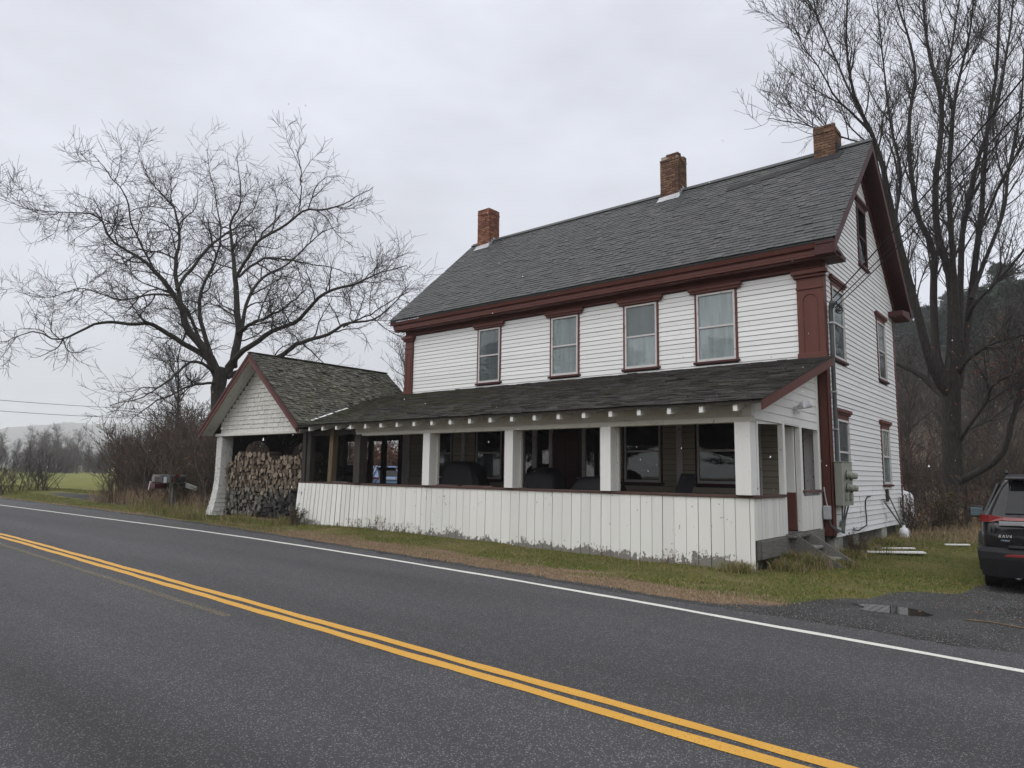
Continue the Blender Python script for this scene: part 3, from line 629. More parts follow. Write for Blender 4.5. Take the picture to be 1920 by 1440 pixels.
# end wall skirt
def endplanks(y0, y1, zb):
    base = MB().box(PX1-.05, PX1-.028, y0+.02, y1-.02, zb+.02, 1.24).build('porch_end_wall', MAT['dark_wood'], house); T = []; y = y0
    while y < y1-.01:
        yy = min(y+random.uniform(.13, .17), y1); T.append(TR(np.array((0, yy-y-.009, 0)), np.array((0, 0, 1.235-zb)), np.array((-.022, 0, 0)), np.array((PX1+random.uniform(-.003, .003), y, zb)))); y = yy
    pieces('plank', U_BOX, T, MAT['skirt'], base)
endplanks(PY-.005, 13.20, FZ-.02); endplanks(14.28, 15.44, FZ-.0)
MB().box(PX1-.045, PX1+.045, PY+.104, 13.22, 1.236, 1.285).build('rail_cap', MAT['rail'], house, bev=.008); MB().box(PX1-.045, PX1+.05, 14.22, 15.5, 1.30, 1.35).build('rail_cap', MAT['rail'], house, bev=.008)
# weathered apron boards under the end wall
MB().box(PX1+.021, PX1+.05, 11.86, 13.32, .22, .52).build('apron_board', MAT['grey_wood'], house, bev=.006); MB().box(PX1+.021, PX1+.05, 14.22, 15.42, .24, .55).build('apron_board', MAT['grey_wood'], house, bev=.006)
MB().box(PX1-.02, PX1+.16, 13.15, 14.35, FZ-.06, FZ-.02).build('threshold', MAT['grey_wood'], house, bev=.006)
# posts
def post(x, wv, mat, z0=1.286, z1=2.52, y=PY+.02, d=None, lean=0):
    d = d or wv; p = MB().hexa([(x-wv/2, y-d/2, z0), (x+wv/2, y-d/2, z0), (x+wv/2, y+d/2, z0), (x-wv/2, y+d/2, z0), (x-wv/2+lean, y-d/2, z1), (x+wv/2+lean, y-d/2, z1), (x+wv/2+lean, y+d/2, z1), (x-wv/2+lean, y+d/2, z1)]).build('porch_post', MAT[mat], house, bev=.006); return p
for x in (-12.24, -9.67, -7.23):
    p = post(x, .235, 'post_white'); MB().box(x-.16, x+.16, PY+.14, PY+.20, 1.29, 2.52).build('screen_batten', MAT['trim_white'], p)
post(-4.51, .27, 'post_white')
post(-17.32, .16, 'dark_wood', z1=2.9); post(-17.08, .16, 'dark_wood', z1=2.9); post(-16.07, .17, 'brown_wood', z1=2.86, lean=.04); post(-14.86, .25, 'dark_wood', z1=2.56)
# beam over the posts
MB().box(-14.98, PX1+.01, PY-.06, PY+.12, 2.521, 2.62).build('porch_beam', MAT['trim_white'], house, bev=.01)
MB().box(-15.05, PX1, PY-.03, PY+.10, 2.621, 2.95).build('beam_board', MAT['trim_white'], house)
for k in range(3): MB().box(-15.0+.0*k, PX1-.14, PY-.036-.004*k, PY-.031, 2.63+.1*k, 2.722+.1*k).build('beam_clapboard', MAT['trim_white'], house, bev=.003)
MB().box(-17.4, -14.99, PY-.02, PY+.10, 2.58, 2.72).build('bare_beam', MAT['dark_wood'], house)
MB().box(-4.53, PX1+.012, PY-.055, PY+.03, 2.625, 2.93).build('corner_block', MAT['post_white'], house, bev=.006)
# porch roof
PEZ, PEY, PTZ = 2.84, 11.22, 4.16; psl = math.atan2(PTZ-PEZ, HY0-PEY); pc, ps = math.cos(psl), math.sin(psl); PL = math.hypot(PTZ-PEZ, HY0-PEY); PRX = -4.02
def pz_(y): return PEZ+(y-PEY)*math.tan(psl)
# valley with the shed roof: shed slope z = 5.2-(x+19.95)*.81
SRZ, SRX, SSL = 5.20, -19.95, .815
def valley_x(y): return SRX+(SRZ-pz_(y))/SSL
va, vb = valley_x(PEY), valley_x(HY0)
prm = MB().prism([(va, PEY, PEZ-.05), (PRX, PEY, PEZ-.05), (PRX, HY0-.08, pz_(HY0-.08)-.05), (vb, HY0-.08, pz_(HY0-.08)-.05)], (0, 0, .05)).build('porch_roof', MAT['dark_wood'], house)
TP = slope_T((0, PEY, PEZ), (1, 0, 0), (0, pc, ps), (0, -ps, pc), PL-.09, lambda v: (valley_x(PEY+v*pc)-.02, PRX+.015), .115, .30, .015, jit=.3, lift=.014)
pieces('shingle', U_SHINGLE, TP, MAT['porch_sh'], prm, rest='shingle_courses')
for k in range(22):
    x = -17.15+k*.603
    if x > -4.3: break
    h_ = .135; f = lambda y, dz: (y, pz_(y)-.055-dz)
    MB().prism([(x-.035, *f(PEY+.03, 0)), (x-.035, *f(HY0-.1, 0)), (x-.035, *f(HY0-.1, h_)), (x-.035, *f(PEY+.10, h_)), (x-.035, *f(PEY+.03, h_*.85))], (.075, 0, 0)).build('rafter', MAT['post_white' if k > 0 else 'dark_wood'], house)
# rake board of the porch end, end wall clapboards
f = lambda y, dz: (y, pz_(y)-dz)
MB().prism([(PRX-.03, *f(PEY+.02, -.005)), (PRX-.03, *f(15.45, -.005)), (PRX-.03, *f(15.45, .17)), (PRX-.03, *f(PEY+.02, .17))], (.035, 0, 0)).build('rake_board', MAT['red'], house, bev=.004)
MB().prism([(PX1-.02, *f(PEY+.1, .055)), (PX1-.02, *f(HY0-.1, .055)), (PX1-.02, HY0-.1, 2.70), (PX1-.02, PY+.13, 2.50), (PX1-.02, PY+.13, 2.9)], (-.05, 0, 0)).build('porch_gable', MAT['post_white'], house)
pg = MB().box(PX1-.018, PX1-.012, 12.2, 15.3, 2.60, 2.9).build('porch_gable_siding', MAT['post_white'], house)
T = []; z = 2.58
while z < 4.0:
    a = max(PY+.06, PEY+(z+.17+.055-PEZ)/math.tan(psl)); b = 15.40
    if b-a > .15: T.append(TR(np.array((0, b-a, 0)), np.array((0, 0, .185)), np.array((.02, 0, 0)), np.array((PX1-.012, a, z))))
    z += .165
pieces('clapboard', U_CLAP, T, MAT['post_white'], pg)
# end openings: studs
for y0, y1, nm, mt, z0_, z1_ in ((13.18, 13.29, 'door_jamb', 'post_white', FZ, 2.66), (14.16, 14.30, 'door_jamb', 'post_white', FZ, 2.62), (15.36, 15.47, 'end_stud', 'post_white', .5, 3.95)):
    MB().box(PX1-.09, PX1+.012, y0, y1, z0_, z1_).build(nm, MAT[mt], house, bev=.006)
MB().box(PX1-.06, PX1+.014, 13.29, 14.16, 2.60, 2.68).build('door_head', MAT['post_white'], house, bev=.006)
MB().box(PX1-.07, PX1+.01, PY+.16, PY+.22, 1.287, 2.55).build('end_stud', MAT['post_white'], house)
# open screen door folded back inside: white above, red below
d = MB().box(PX1-.40, PX1-.095, 14.10, 14.145, 1.30, 2.58).build('porch_door', MAT['post_white'], house, bev=.006); MB().box(PX1-.398, PX1-.093, 14.098, 14.147, FZ+.02, 1.299).build('kick_panel', MAT['red'], d, bev=.006)
# front wall of the ground floor behind the porch
lw = [(-15.7, .95, 1.42, 3.1), (-13.74, 1.12, 1.42, 3.1), (-8.62, 1.12, 1.42, 3.1), (-6.67, 1.08, 1.42, 3.1)]
for u, wd, z0, z1 in lw: window(mapF, u, wd, z0, z1, casing='red_dark', sash='sash', shade=('shade_dk' if u < -12 else 'room_dark', 'room_dark', 0), crown=False)
hL = [(u-wd/2, u+wd/2, z0-.05, z1) for u, wd, z0, z1 in lw]+[(-12.5, -9.75, 0, 3.0)]
pw = MB().box(HX0+.02, HX1-.02, HY0-.003, HY0, .5, 4.09).build('porch_back_wall', MAT['dark_wood'], house)
pieces('clapboard', U_LAP, claps(mapF, lambda z: cut_spans(HX0+.34, HX1-.54, hL, z), .56, 3.9, .13), MAT['beige'], pw)
dr = MB().box(-11.38, -10.42, HY0-.05, HY0-.004, FZ+.02, 2.72).build('front_door', MAT['red_dark'], house, bev=.006)
for z0, z1 in ((.7, 1.35), (1.5, 2.5)):
    for x0, x1 in ((-11.28, -10.94), (-10.86, -10.52)): MB().box(x0, x1, HY0-.062, HY0-.051, z0, z1).build('door_panel', MAT['red_dark'], dr, bev=.01)
MB().tube([(-10.50, HY0-.06, 1.5), (-10.50, HY0-.12, 1.5)], .025, 8).build('handle', MAT['metal'], dr)
for a, b in ((-12.46, -12.36), (-11.5, -11.39), (-10.41, -10.30), (-9.86, -9.76)): MB().box(a, b, HY0-.07, HY0-.004, FZ, 2.86).build('door_casing', MAT['sash'], house, bev=.006)
for a, b in ((-12.35, -11.51), (-10.29, -9.87)):
    s = MB().box(a, b, HY0-.012, HY0-.004, FZ, 2.84).build('sidelight', MAT['room_dark'], house); MB().box(a, b, HY0-.035, HY0-.03, 1.2, 2.78).build('pane', MAT['glass'], s); MB().box(a, b, HY0-.04, HY0-.013, FZ, 1.19).build('sidelight_panel', MAT['red_dark'], s)
for x in (-12.0, -7.6, -5.7, -14.75): MB().box(x-.07, x+.07, HY0-.09, HY0-.02, FZ, 3.2).build('wall_batten', MAT['sash'], house, bev=.006)
# steps at the porch end
stp = empty('porch_steps', (-4.0, 13.75, 0)); tag(stp, 'small weathered grey wooden steps at the open porch end', 'steps')
def stringer(y): return MB().prism([(-4.33, y, .56), (-4.33, y, .28), (-3.64, y, -.03), (-3.44, y, -.03), (-3.44, y, .05), (-4.22, y, .56)], (0, .04, 0))
for y in (13.30, 14.10): stringer(y).build('stringer', MAT['grey_wood'], stp)
for x0, x1, z in ((-4.28, -3.98, .33), (-4.0, -3.66, .14)): MB().box(x0, x1, 13.345, 14.095, z-.04, z).build('tread', MAT['tread_wood'], stp, bev=.005)
MB().box(-4.3, -4.27, 13.345, 14.095, .0, .30).build('under_step_dark', MAT['dark_wood'], stp)  # dark board stands in for the shade beneath the open treads

# ------------------------------------------------------------------ woodshed
shed = empty('woodshed', (-19.95, 14, .2)); tag(shed, 'open-fronted woodshed with mossy gable roof and chalky white shingled gable', 'shed')
SY0, SY1, SXL, SXR, SFY = 11.28, 16.75, -22.30, -17.68, 11.75
SEZ = 2.86; eL, eR = SRX-(SRZ-SEZ)/SSL, SRX+(SRZ-SEZ)/SSL
sm_ = MB()
for e in (eL, eR):
    sm_.hexa([(e, SY0, SEZ-.09), (e, SY1, SEZ-.09), (SRX, SY1, SRZ-.09), (SRX, SY0, SRZ-.09), (e, SY0, SEZ), (e, SY1, SEZ), (SRX, SY1, SRZ), (SRX, SY0, SRZ)]) if e < SRX else None
# right slope stops at the valley with the porch roof and at the house
def shed_limit(y): return min(valley_x(y), eR) if y < HY0 else HX0-.03
ys = list(np.linspace(SY0, HY0-.001, 9))+[HY0, SY1]
for a, b in zip(ys[:-1], ys[1:]):
    xa, xb = shed_limit(a), shed_limit(b); za, zb = SRZ-(xa-SRX)*SSL, SRZ-(xb-SRX)*SSL
    sm_.hexa([(SRX, a, SRZ-.09), (xa, a, za-.09), (xb, b, zb-.09), (SRX, b, SRZ-.09), (SRX, a, SRZ), (xa, a, za), (xb, b, zb), (SRX, b, SRZ)])
sroof = sm_.build('roof', MAT['dark_wood'], shed)
al = math.atan(SSL); c_, s_ = math.cos(al), math.sin(al); SLN = math.hypot(SRZ-SEZ, eR-SRX)
def shed_urange(v):
    x = eR-v*c_; lo = SY0-.03
    if x > HX0: lo_ = lo; hi = PEY+max(0, (SRZ-(x-SRX)*SSL-PEZ))/math.tan(psl); hi = min(hi, HY0)
    else:
        hi = PEY+(SRZ-(x-SRX)*SSL-PEZ)/math.tan(psl); hi = SY1+.03 if hi > HY0 else hi
    return (lo, max(hi, lo))
TS = slope_T((eR, 0, SEZ), (0, 1, 0), (-c_, 0, s_), (s_, 0, c_), SLN, shed_urange, .115, .13, .012, jit=.5, lift=.035)
TSL = slope_T((eL, 0, SEZ), (0, 1, 0), (c_, 0, s_), (-s_, 0, c_), SLN, lambda v: (SY0-.03, SY1+.03), .115, .13, .012, jit=.5, lift=.03)
pieces('shingle', U_SHINGLE, TS, MAT['shed_sh'], sroof, extra=TSL, rest='shingle_courses')
MB().bar((SRX, SY0-.04, SRZ+.02), (SRX, SY1+.03, SRZ+.02), .16, .03).build('ridge_cap', MAT['shed_sh'], sroof)
# flashing strip along the valley
fs = MB()
for k in range(5):
    y0_ = 11.75+k*.36; y1_ = y0_+random.uniform(.25, .35)
    fs.hexa([(valley_x(y0_)-.01, y0_, pz_(y0_)+.03), (valley_x(y0_)+.13, y0_, pz_(y0_)+.02), (valley_x(y1_)+.12, y1_, pz_(y1_)+.02), (valley_x(y1_)-.01, y1_, pz_(y1_)+.04), (valley_x(y0_)-.01, y0_, pz_(y0_)+.036), (valley_x(y0_)+.13, y0_, pz_(y0_)+.027), (valley_x(y1_)+.12, y1_, pz_(y1_)+.027), (valley_x(y1_)-.01, y1_, pz_(y1_)+.046)])
fs.build('valley_flashing', plain('chalky_flashing', (.6, .6, .6), .7, .25, 9), sroof)
# rakes (red) and soffit (white) of the gable overhang
for sg, e in ((-1, eL), (1, eR)):
    for nm, y0_, y1_, o0, o1, mt in (('rake_board', SY0-.03, SY0-.002, .03, .20, 'red'), ('rake_moulding', SY0-.05, SY0-.031, .0, .09, 'red_dark'), ('gable_soffit', SY0, SFY-.02, .10, .125, 'shed_white')):
        a = (SRX, SRZ); b = (e, SEZ)
        q = [(SRX, y_, SRZ-o_/c_) for y_ in (y0_, y1_) for o_ in (o0, o1)]+[(e, y_, SEZ-o_/c_) for y_ in (y0_, y1_) for o_ in (o0, o1)]
        MB().hexa([q[1], q[3], q[7], q[5], q[0], q[2], q[6], q[4]]).build(nm, MAT[mt], shed)
# gable wall with painted shingles
GB = 2.76
gx0, gx1 = SXL, SXR; gm_ = MB().prism([(gx0, SFY, GB), (gx1, SFY, GB), (gx1, SFY, SRZ-.14-(gx1-SRX)*SSL), (SRX, SFY, SRZ-.14), (gx0, SFY, SRZ-.14+(gx0-SRX)*SSL)], (0, .05, 0)).build('gable_wall', MAT['dark_wood'], shed)
T = []; z = GB; k = 0
while z < SRZ-.3:
    hw = (SRZ-.15-z-.10)/SSL; a, b = max(gx0, SRX-hw), min(gx1, SRX+hw); x = a-random.random()*.1
    while x < b:
        wv = random.uniform(.10, .21); p, q = max(x, a), min(x+wv-.011, b); x += wv
        if q-p > .03: T.append(TR(np.array((q-p, 0, 0)), np.array((0, 0, .131)), np.array((0, -.024*random.uniform(.8, 1.3), 0)), np.array((p, SFY-.001, z+random.uniform(-.006, .004)))))
    z += .138; k += 1
pieces('shingle', U_CLAP, T, MAT['shed_white'], gm_)
MB().box(gx0-.12, gx1+.1, SFY-.12, SFY+.06, GB-.09, GB-.001).build('gable_beam', MAT['shed_white'], shed, bev=.01)
# flared corner column clad in shingles
cz = np.linspace(.12, GB-.09, 24); cmb = MB(); secs = []
for z in cz:
    fl = .20*max(0, 1-(z-.1)/1.3)**2.0; secs.append((SXL-.03-fl*.35, SXL+.27, SFY-.08-fl, SFY+.30, z))
for a, b in zip(secs[:-1], secs[1:]):
    cmb.hexa([(a[0], a[2], a[4]), (a[1], a[2], a[4]), (a[1], a[3], a[4]), (a[0], a[3], a[4]), (b[0], b[2], b[4]), (b[1], b[2], b[4]), (b[1], b[3], b[4]), (b[0], b[3], b[4])])
colm = cmb.build('flared_column', MAT['shed_col'], shed)
T = []
z = .12
while z < GB-.2:
    def sec(zz): fl = .20*max(0, 1-(zz-.1)/1.3)**2.0; return SXL-.03-fl*.35, SFY-.08-fl
    xa, ya = sec(z); xb, yb = sec(z+.14)
    for face in (0, 1):
        if face == 0:
            x = xa-.02
            while x < SXL+.27:
                wv = random.uniform(.13, .22); p, q = x, min(x+wv-.006, SXL+.28); x += wv
                if q-p > .03: T.append(TR(np.array((q-p, 0, 0)), np.array((0, yb-ya, .15)), np.array((0, -.014, .0)), np.array((p, ya-.003, z))))
        else:
            y = ya
            while y < SFY+.30:
                wv = random.uniform(.13, .22); p, q = y, min(y+wv-.006, SFY+.30); y += wv
                if q-p > .03: T.append(TR(np.array((0, q-p, 0)), np.array((0, yb-ya, .15)), np.array((.014, 0, 0)), np.array((SXL+.273, p, z))))
    z += .138
pieces('shingle', U_CLAP, T, MAT['shed_col'], colm)
# left side wall with two arched openings
def arch_wall():
    m = MB(); y0, y1, zt = SFY+.302, SY1, GB+.15; hs = [(12.62, 13.58, 2.60), (14.45, 15.45, 2.60)]; N = 14; segs = []
    yy = [y0]
    for a, b, t_ in hs: yy += list((a+b)/2-(b-a)/2*np.cos(np.linspace(0, math.pi, N+1)))
    yy.append(y1)
    def hole(y):
        for a, b, t_ in hs:
            if a-1e-6 <= y <= b+1e-6: r_ = (b-a)/2; return t_-r_+math.sqrt(max(0, r_*r_-(y-(a+b)/2)**2))
        return None
    for a, b in zip(yy[:-1], yy[1:]):
        if b-a < 1e-6: continue
        mid = (a+b)/2; inside = any(h[0] < mid < h[1] for h in hs)
        if inside:
            za, zb = hole(a), hole(b); m.hexa([(SXL, a, za), (SXL+.06, a, za), (SXL+.06, b, zb), (SXL, b, zb), (SXL, a, zt), (SXL+.06, a, zt), (SXL+.06, b, zt), (SXL, b, zt)])
            m.box(SXL, SXL+.06, a, b, 0, .95)
        else: m.box(SXL, SXL+.06, a, b, 0, zt)
    return m
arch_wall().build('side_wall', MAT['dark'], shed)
# back wall: posts, headers, open bays
for x in (-21.95, -20.42, -18.75, -17.72): MB().box(x-.10, x+.10, SY1-.24, SY1-.12, 0, 2.86).build('back_post', MAT['dark_wood'], shed, bev=.006)
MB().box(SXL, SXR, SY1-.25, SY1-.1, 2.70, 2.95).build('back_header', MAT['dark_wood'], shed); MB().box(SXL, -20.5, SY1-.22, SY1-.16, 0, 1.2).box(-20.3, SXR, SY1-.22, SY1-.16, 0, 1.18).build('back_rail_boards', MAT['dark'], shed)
MB().box(-20.9, -20.5, SY1-.30, SY1-.25, 1.75, 2.0).build('hanging_board', MAT['dark_wood'], shed)
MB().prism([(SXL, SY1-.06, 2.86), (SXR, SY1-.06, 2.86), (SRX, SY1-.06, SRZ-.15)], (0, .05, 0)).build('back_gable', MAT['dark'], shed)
for y in (13.3, 14.9): MB().box(SXR-.08, SXR+.06, y-.07, y+.07, 0, 2.75).build('side_post', MAT['dark_wood'], shed)
for y in np.arange(12.2, 16.5, .8):
    for sg in (-1, 1):
        e = SRX+sg*(2.25); MB().bar((SRX, y, SRZ-.17), (e, y, SRZ-.17-2.25*SSL), .05, .12).build('rafter', MAT['dark_wood'], shed)
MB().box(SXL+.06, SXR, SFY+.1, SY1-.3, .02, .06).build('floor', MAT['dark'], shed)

# ------------------------------------------------------------------ firewood pile
def log_mesh(seed):
    r_ = random.Random(seed); k = r_.choice((3, 3, 4, 4, 5)); L = .42; p = []
    a0 = r_.random()*6.28
    for i in range(k): a = a0+2*math.pi*(i+r_.uniform(-.25, .25))/k; rr = .092*r_.uniform(.8, 1.2); p.append((rr*math.cos(a), 0, rr*math.sin(a)))
    m = MB(); n = k; rot = r_.uniform(-.15, .15); q = [(x*math.cos(rot)-z*math.sin(rot), L, x*math.sin(rot)+z*math.cos(rot)) for x, _, z in p]
    return p, q
def log_mats(name, end, side):
    t = MT(name, .9, .15); r_ = t.rand(); n = t.noise(18, 5, .7); rings = t.noise(40, 3)
    ge = t._pos; sy = t.n('ShaderNodeSeparateXYZ'); t.lk(ge.outputs['True Normal'], sy.inputs[0]); k = t.rng(t.math('ABSOLUTE', sy.outputs[1]), .75, .9)
    ce = t.ramp(r_, [(0, end[0]), (.5, end[1]), (1, end[2])]); ce = t.mix(1.0, ce, t.ramp(n, [(.3, .7), (.7, 1.15)]), 'MULTIPLY')
    cs_ = t.ramp(n, [(.3, side[0]), (.7, side[1])]); t.col(t.mix(k, cs_, ce)); t.bump(n, .6, .01); return t.m
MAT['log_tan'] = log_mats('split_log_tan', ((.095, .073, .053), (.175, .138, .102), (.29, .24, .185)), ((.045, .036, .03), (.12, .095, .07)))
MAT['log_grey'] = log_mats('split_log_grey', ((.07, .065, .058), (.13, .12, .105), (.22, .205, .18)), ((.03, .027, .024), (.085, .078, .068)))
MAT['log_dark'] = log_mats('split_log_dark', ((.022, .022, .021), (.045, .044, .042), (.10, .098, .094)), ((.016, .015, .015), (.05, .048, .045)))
LOGM = {}
def logme(i, mt):
    if (i, mt) not in LOGM:
        p, q = log_mesh(i); n = len(p); m = MB(); m.v = p+q; m.f = [tuple(range(n)), tuple(range(2*n-1, n-1, -1))]+[(j, n+j, n+(j+1) % n, (j+1) % n) for j in range(n)]
        me = bpy.data.meshes.new('firewood_log'); me.from_pydata(m.v, [], m.f); me.update(); me.materials.append(MAT[mt]); LOGM[(i, mt)] = me
    return LOGM[(i, mt)]
logs = []
row = 0; z = .24
while z < 2.12:
    x = -21.95+(.075 if row % 2 else 0)
    while x < -17.42:
        top = 2.04+.10*math.sin(x*2.1+.5)+.06*math.sin(x*5.3)
        if x < -21.75: top -= .15
        gz = float(G(x, 11.9))
        if z < top and z > gz-.02:
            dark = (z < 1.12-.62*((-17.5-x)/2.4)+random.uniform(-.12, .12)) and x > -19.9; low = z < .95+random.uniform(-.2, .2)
            slump = .10*max(0, 1.1-z)*(x > -20)+.05*math.sin(x*1.7)+random.uniform(-.05, .05)
            rx = random.gauss(0, .06); rz_ = random.gauss(0, .10)
            if dark and random.random() < .35: rz_ = random.uniform(.6, 1.4)*random.choice((-1, 1))
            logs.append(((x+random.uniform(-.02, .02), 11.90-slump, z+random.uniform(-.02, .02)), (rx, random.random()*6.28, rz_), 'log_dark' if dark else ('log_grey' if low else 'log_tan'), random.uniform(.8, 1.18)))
        x += .150*random.uniform(.88, 1.12)
    z += .122; row += 1
logs.sort(key=lambda l: (Vector(l[0])-Vector(CAM)).length)
LG = 'firewood logs stacked in the open woodshed'
lab = {'log_tan': 'pale tan split firewood log in the upper part of the stack under the shed gable', 'log_grey': 'grey split firewood log in the lower left part of the shed stack', 'log_dark': 'blackened wet firewood log in the slumped lower right of the shed stack'}
rV, rF = [], []; step = max(1.0, len(logs)/300); pick = set(int(i*step) for i in range(300))
rest_logs = {}
for i, (loc, rot, mt, sc) in enumerate(logs):
    me = logme(random.randrange(14), mt)
    if i in pick:
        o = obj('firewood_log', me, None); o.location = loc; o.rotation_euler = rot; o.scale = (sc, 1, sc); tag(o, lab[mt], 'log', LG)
    else:
        M_ = Matrix.LocRotScale(Vector(loc), __import__('mathutils').Euler(rot), Vector((sc, 1, sc))); b, fs_ = rest_logs.setdefault(mt, ([], []))
        off = len(b); b += [tuple(M_ @ v.co) for v in me.vertices]; fs_ += [tuple(off+k for k in p.vertices) for p in me.polygons]
# second row behind fills the pile
for i in range(420):
    x = random.uniform(-21.75, -17.5); z = random.uniform(.2, 1.85); me = logme(random.randrange(14), 'log_grey'); b, fs_ = rest_logs.setdefault('log_grey', ([], [])); M_ = Matrix.LocRotScale(Vector((x, 12.35+random.uniform(0, .1), z)), __import__('mathutils').Euler((0, random.random()*6.28, random.gauss(0, .1))), Vector((1.2, 1, 1.2)))
    off = len(b); b += [tuple(M_ @ v.co) for v in me.vertices]; fs_ += [tuple(off+k for k in p.vertices) for p in me.polygons]
for mt, (b, fs_) in rest_logs.items():
    me = bpy.data.meshes.new('stacked_firewood'); me.from_pydata(b, [], fs_); me.update(); o = obj('stacked_firewood', me, MAT[mt]); tag(o, {'log_tan': 'rest of the pale split firewood filling the shed stack', 'log_grey': 'rest of the grey split firewood deep in the shed stack', 'log_dark': 'rest of the blackened firewood at the foot of the shed stack'}[mt], 'firewood', kind='stuff')
# crosswise rows at the right-hand end seen from the porch
for j in range(11):
    for k in range(3):
        o = obj('firewood_log', logme(random.randrange(14), 'log_dark'), None); o.location = (-17.42+.0*k, 12.6+k*.45+random.uniform(0, .05), .62+j*.105); o.rotation_euler = (random.gauss(0, .04), random.random()*6.28, random.gauss(0, .12)); tag(o, 'dark firewood log stacked lengthwise behind the bare porch corner posts', 'log', 'firewood rows behind the porch corner posts')

# ------------------------------------------------------------------ trees and shrubs
def tubes_np(P, Rd, k):
    M_, N_ = Rd.shape; Tn = np.gradient(P, axis=1); Tn /= np.linalg.norm(Tn, axis=2, keepdims=True)+1e-9
    ref = np.where(np.abs(Tn[:, :1, 2:3]) < .8, np.array([0, 0, 1.]), np.array([1., 0, 0])); A = np.cross(Tn, np.broadcast_to(ref, Tn.shape)); A /= np.linalg.norm(A, axis=2, keepdims=True)+1e-9; B = np.cross(Tn, A)
    an = np.arange(k)*2*math.pi/k
    V = P[:, :, None]+(A[:, :, None]*np.cos(an)[None, None, :, None]+B[:, :, None]*np.sin(an)[None, None, :, None])*Rd[:, :, None, None]
    i = np.arange(N_-1)[:, None]*k; j = np.arange(k)[None]; j2 = (j+1) % k
    F = np.stack([i+j, i+j2, i+k+j2, i+k+j], -1).reshape(-1, 4)
    F = (F[None]+(np.arange(M_)*N_*k)[:, None, None]).reshape(-1, 4)
    return V.reshape(-1, 3), F
def tube_mesh(name, groups):
    Vs, Fs, off = [], [], 0
    for P, Rd, k in groups:
        if len(P) == 0: continue
        V, F = tubes_np(P, Rd, k); Vs.append(V); Fs.append(F+off); off += len(V)
    return mesh_np(name, np.concatenate(Vs), np.concatenate(Fs))
def resample(pts, rad, N):
    pts = np.asarray(pts, float); d = np.r_[0, np.cumsum(np.linalg.norm(np.diff(pts, axis=0), axis=1))]; s = np.linspace(0, d[-1], N)
    # smooth (Catmull-Rom)
    out = np.zeros((N, 3)); n = len(pts)
    for q, ss in enumerate(s):
        i = min(max(np.searchsorted(d, ss)-1, 0), n-2); u = (ss-d[i])/(d[i+1]-d[i]+1e-9)
        p0, p1, p2, p3 = pts[max(i-1, 0)], pts[i], pts[i+1], pts[min(i+2, n-1)]
        out[q] = .5*((2*p1)+(-p0+p2)*u+(2*p0-5*p1+4*p2-p3)*u*u+(-p0+3*p1-3*p2+p3)*u**3)
    return out, np.interp(s, d, rad)
def spawn(g, P, Rd, n, L, ang, N, rr, up=.15, wander=.22, t0=.15, rmin=.006, rmax=9, flat=1.0, pull=None, decay=.55, wpow=1.0):
    """n children spread over the parents by length"""
    if n == 0 or len(P) == 0: return np.zeros((0, N, 3)), np.zeros((0, N))
    ln = np.linalg.norm(np.diff(P, axis=1), axis=2).sum(1); pi = g.choice(len(P), n, p=(ln**wpow)/(ln**wpow).sum()); tt = t0+(1-t0)*g.random(n)
    M_ = P.shape[1]; f = tt*(M_-1); i = np.minimum(f.astype(int), M_-2); u = (f-i)[:, None]
    pos = P[pi, i]*(1-u)+P[pi, i+1]*u; tan = P[pi, i+1]-P[pi, i]; tan /= np.linalg.norm(tan, axis=1, keepdims=True)+1e-9
    rad = Rd[pi, i]*(1-u[:, 0])+Rd[pi, i+1]*u[:, 0]
    rv = g.normal(size=(n, 3)); perp = rv-tan*(rv*tan).sum(1, keepdims=True); perp /= np.linalg.norm(perp, axis=1, keepdims=True)+1e-9
    a = np.radians(g.uniform(ang[0], ang[1], n))[:, None]; d = tan*np.cos(a)+perp*np.sin(a); d[:, 2] = d[:, 2]*flat+up*.5
    d /= np.linalg.norm(d, axis=1, keepdims=True)
    Ls = g.uniform(L[0], L[1], n)*(1-decay*tt); out = np.zeros((n, N, 3)); out[:, 0] = pos; st = (Ls/(N-1))[:, None]; cur = pos.copy()
    for k in range(1, N):
        d = d+g.normal(size=(n, 3))*wander; d[:, 2] += up*.35
        if pull is not None: d += pull*.1
        d /= np.linalg.norm(d, axis=1, keepdims=True); cur = cur+d*st; out[:, k] = cur
    rs = np.clip(np.minimum(rad*.72, rr*Ls), rmin*1.15, rmax)[:, None]; R2 = rs*(1-np.linspace(0, 1, N)[None])+rmin*np.linspace(0, 1, N)[None]
    return out, R2
def leaf_quads(name, g, pts, size, mat, parent, drop=.0):
    n = len(pts); a = g.normal(size=(n, 3)); a /= np.linalg.norm(a, axis=1, keepdims=True); b = g.normal(size=(n, 3)); b -= a*(a*b).sum(1, keepdims=True); b /= np.linalg.norm(b, axis=1, keepdims=True)
    s = (size*g.uniform(.6, 1.3, n))[:, None]; p = pts+g.normal(size=(n, 3))*size*.5
    V = np.stack([p, p+a*s+b*s*.5, p+a*2*s, p+a*s-b*s*.5], 1); F = np.arange(n*4).reshape(-1, 4)
    o = obj(name, mesh_np(name, V, F), mat, parent); o['kind'] = 'stuff'; return o

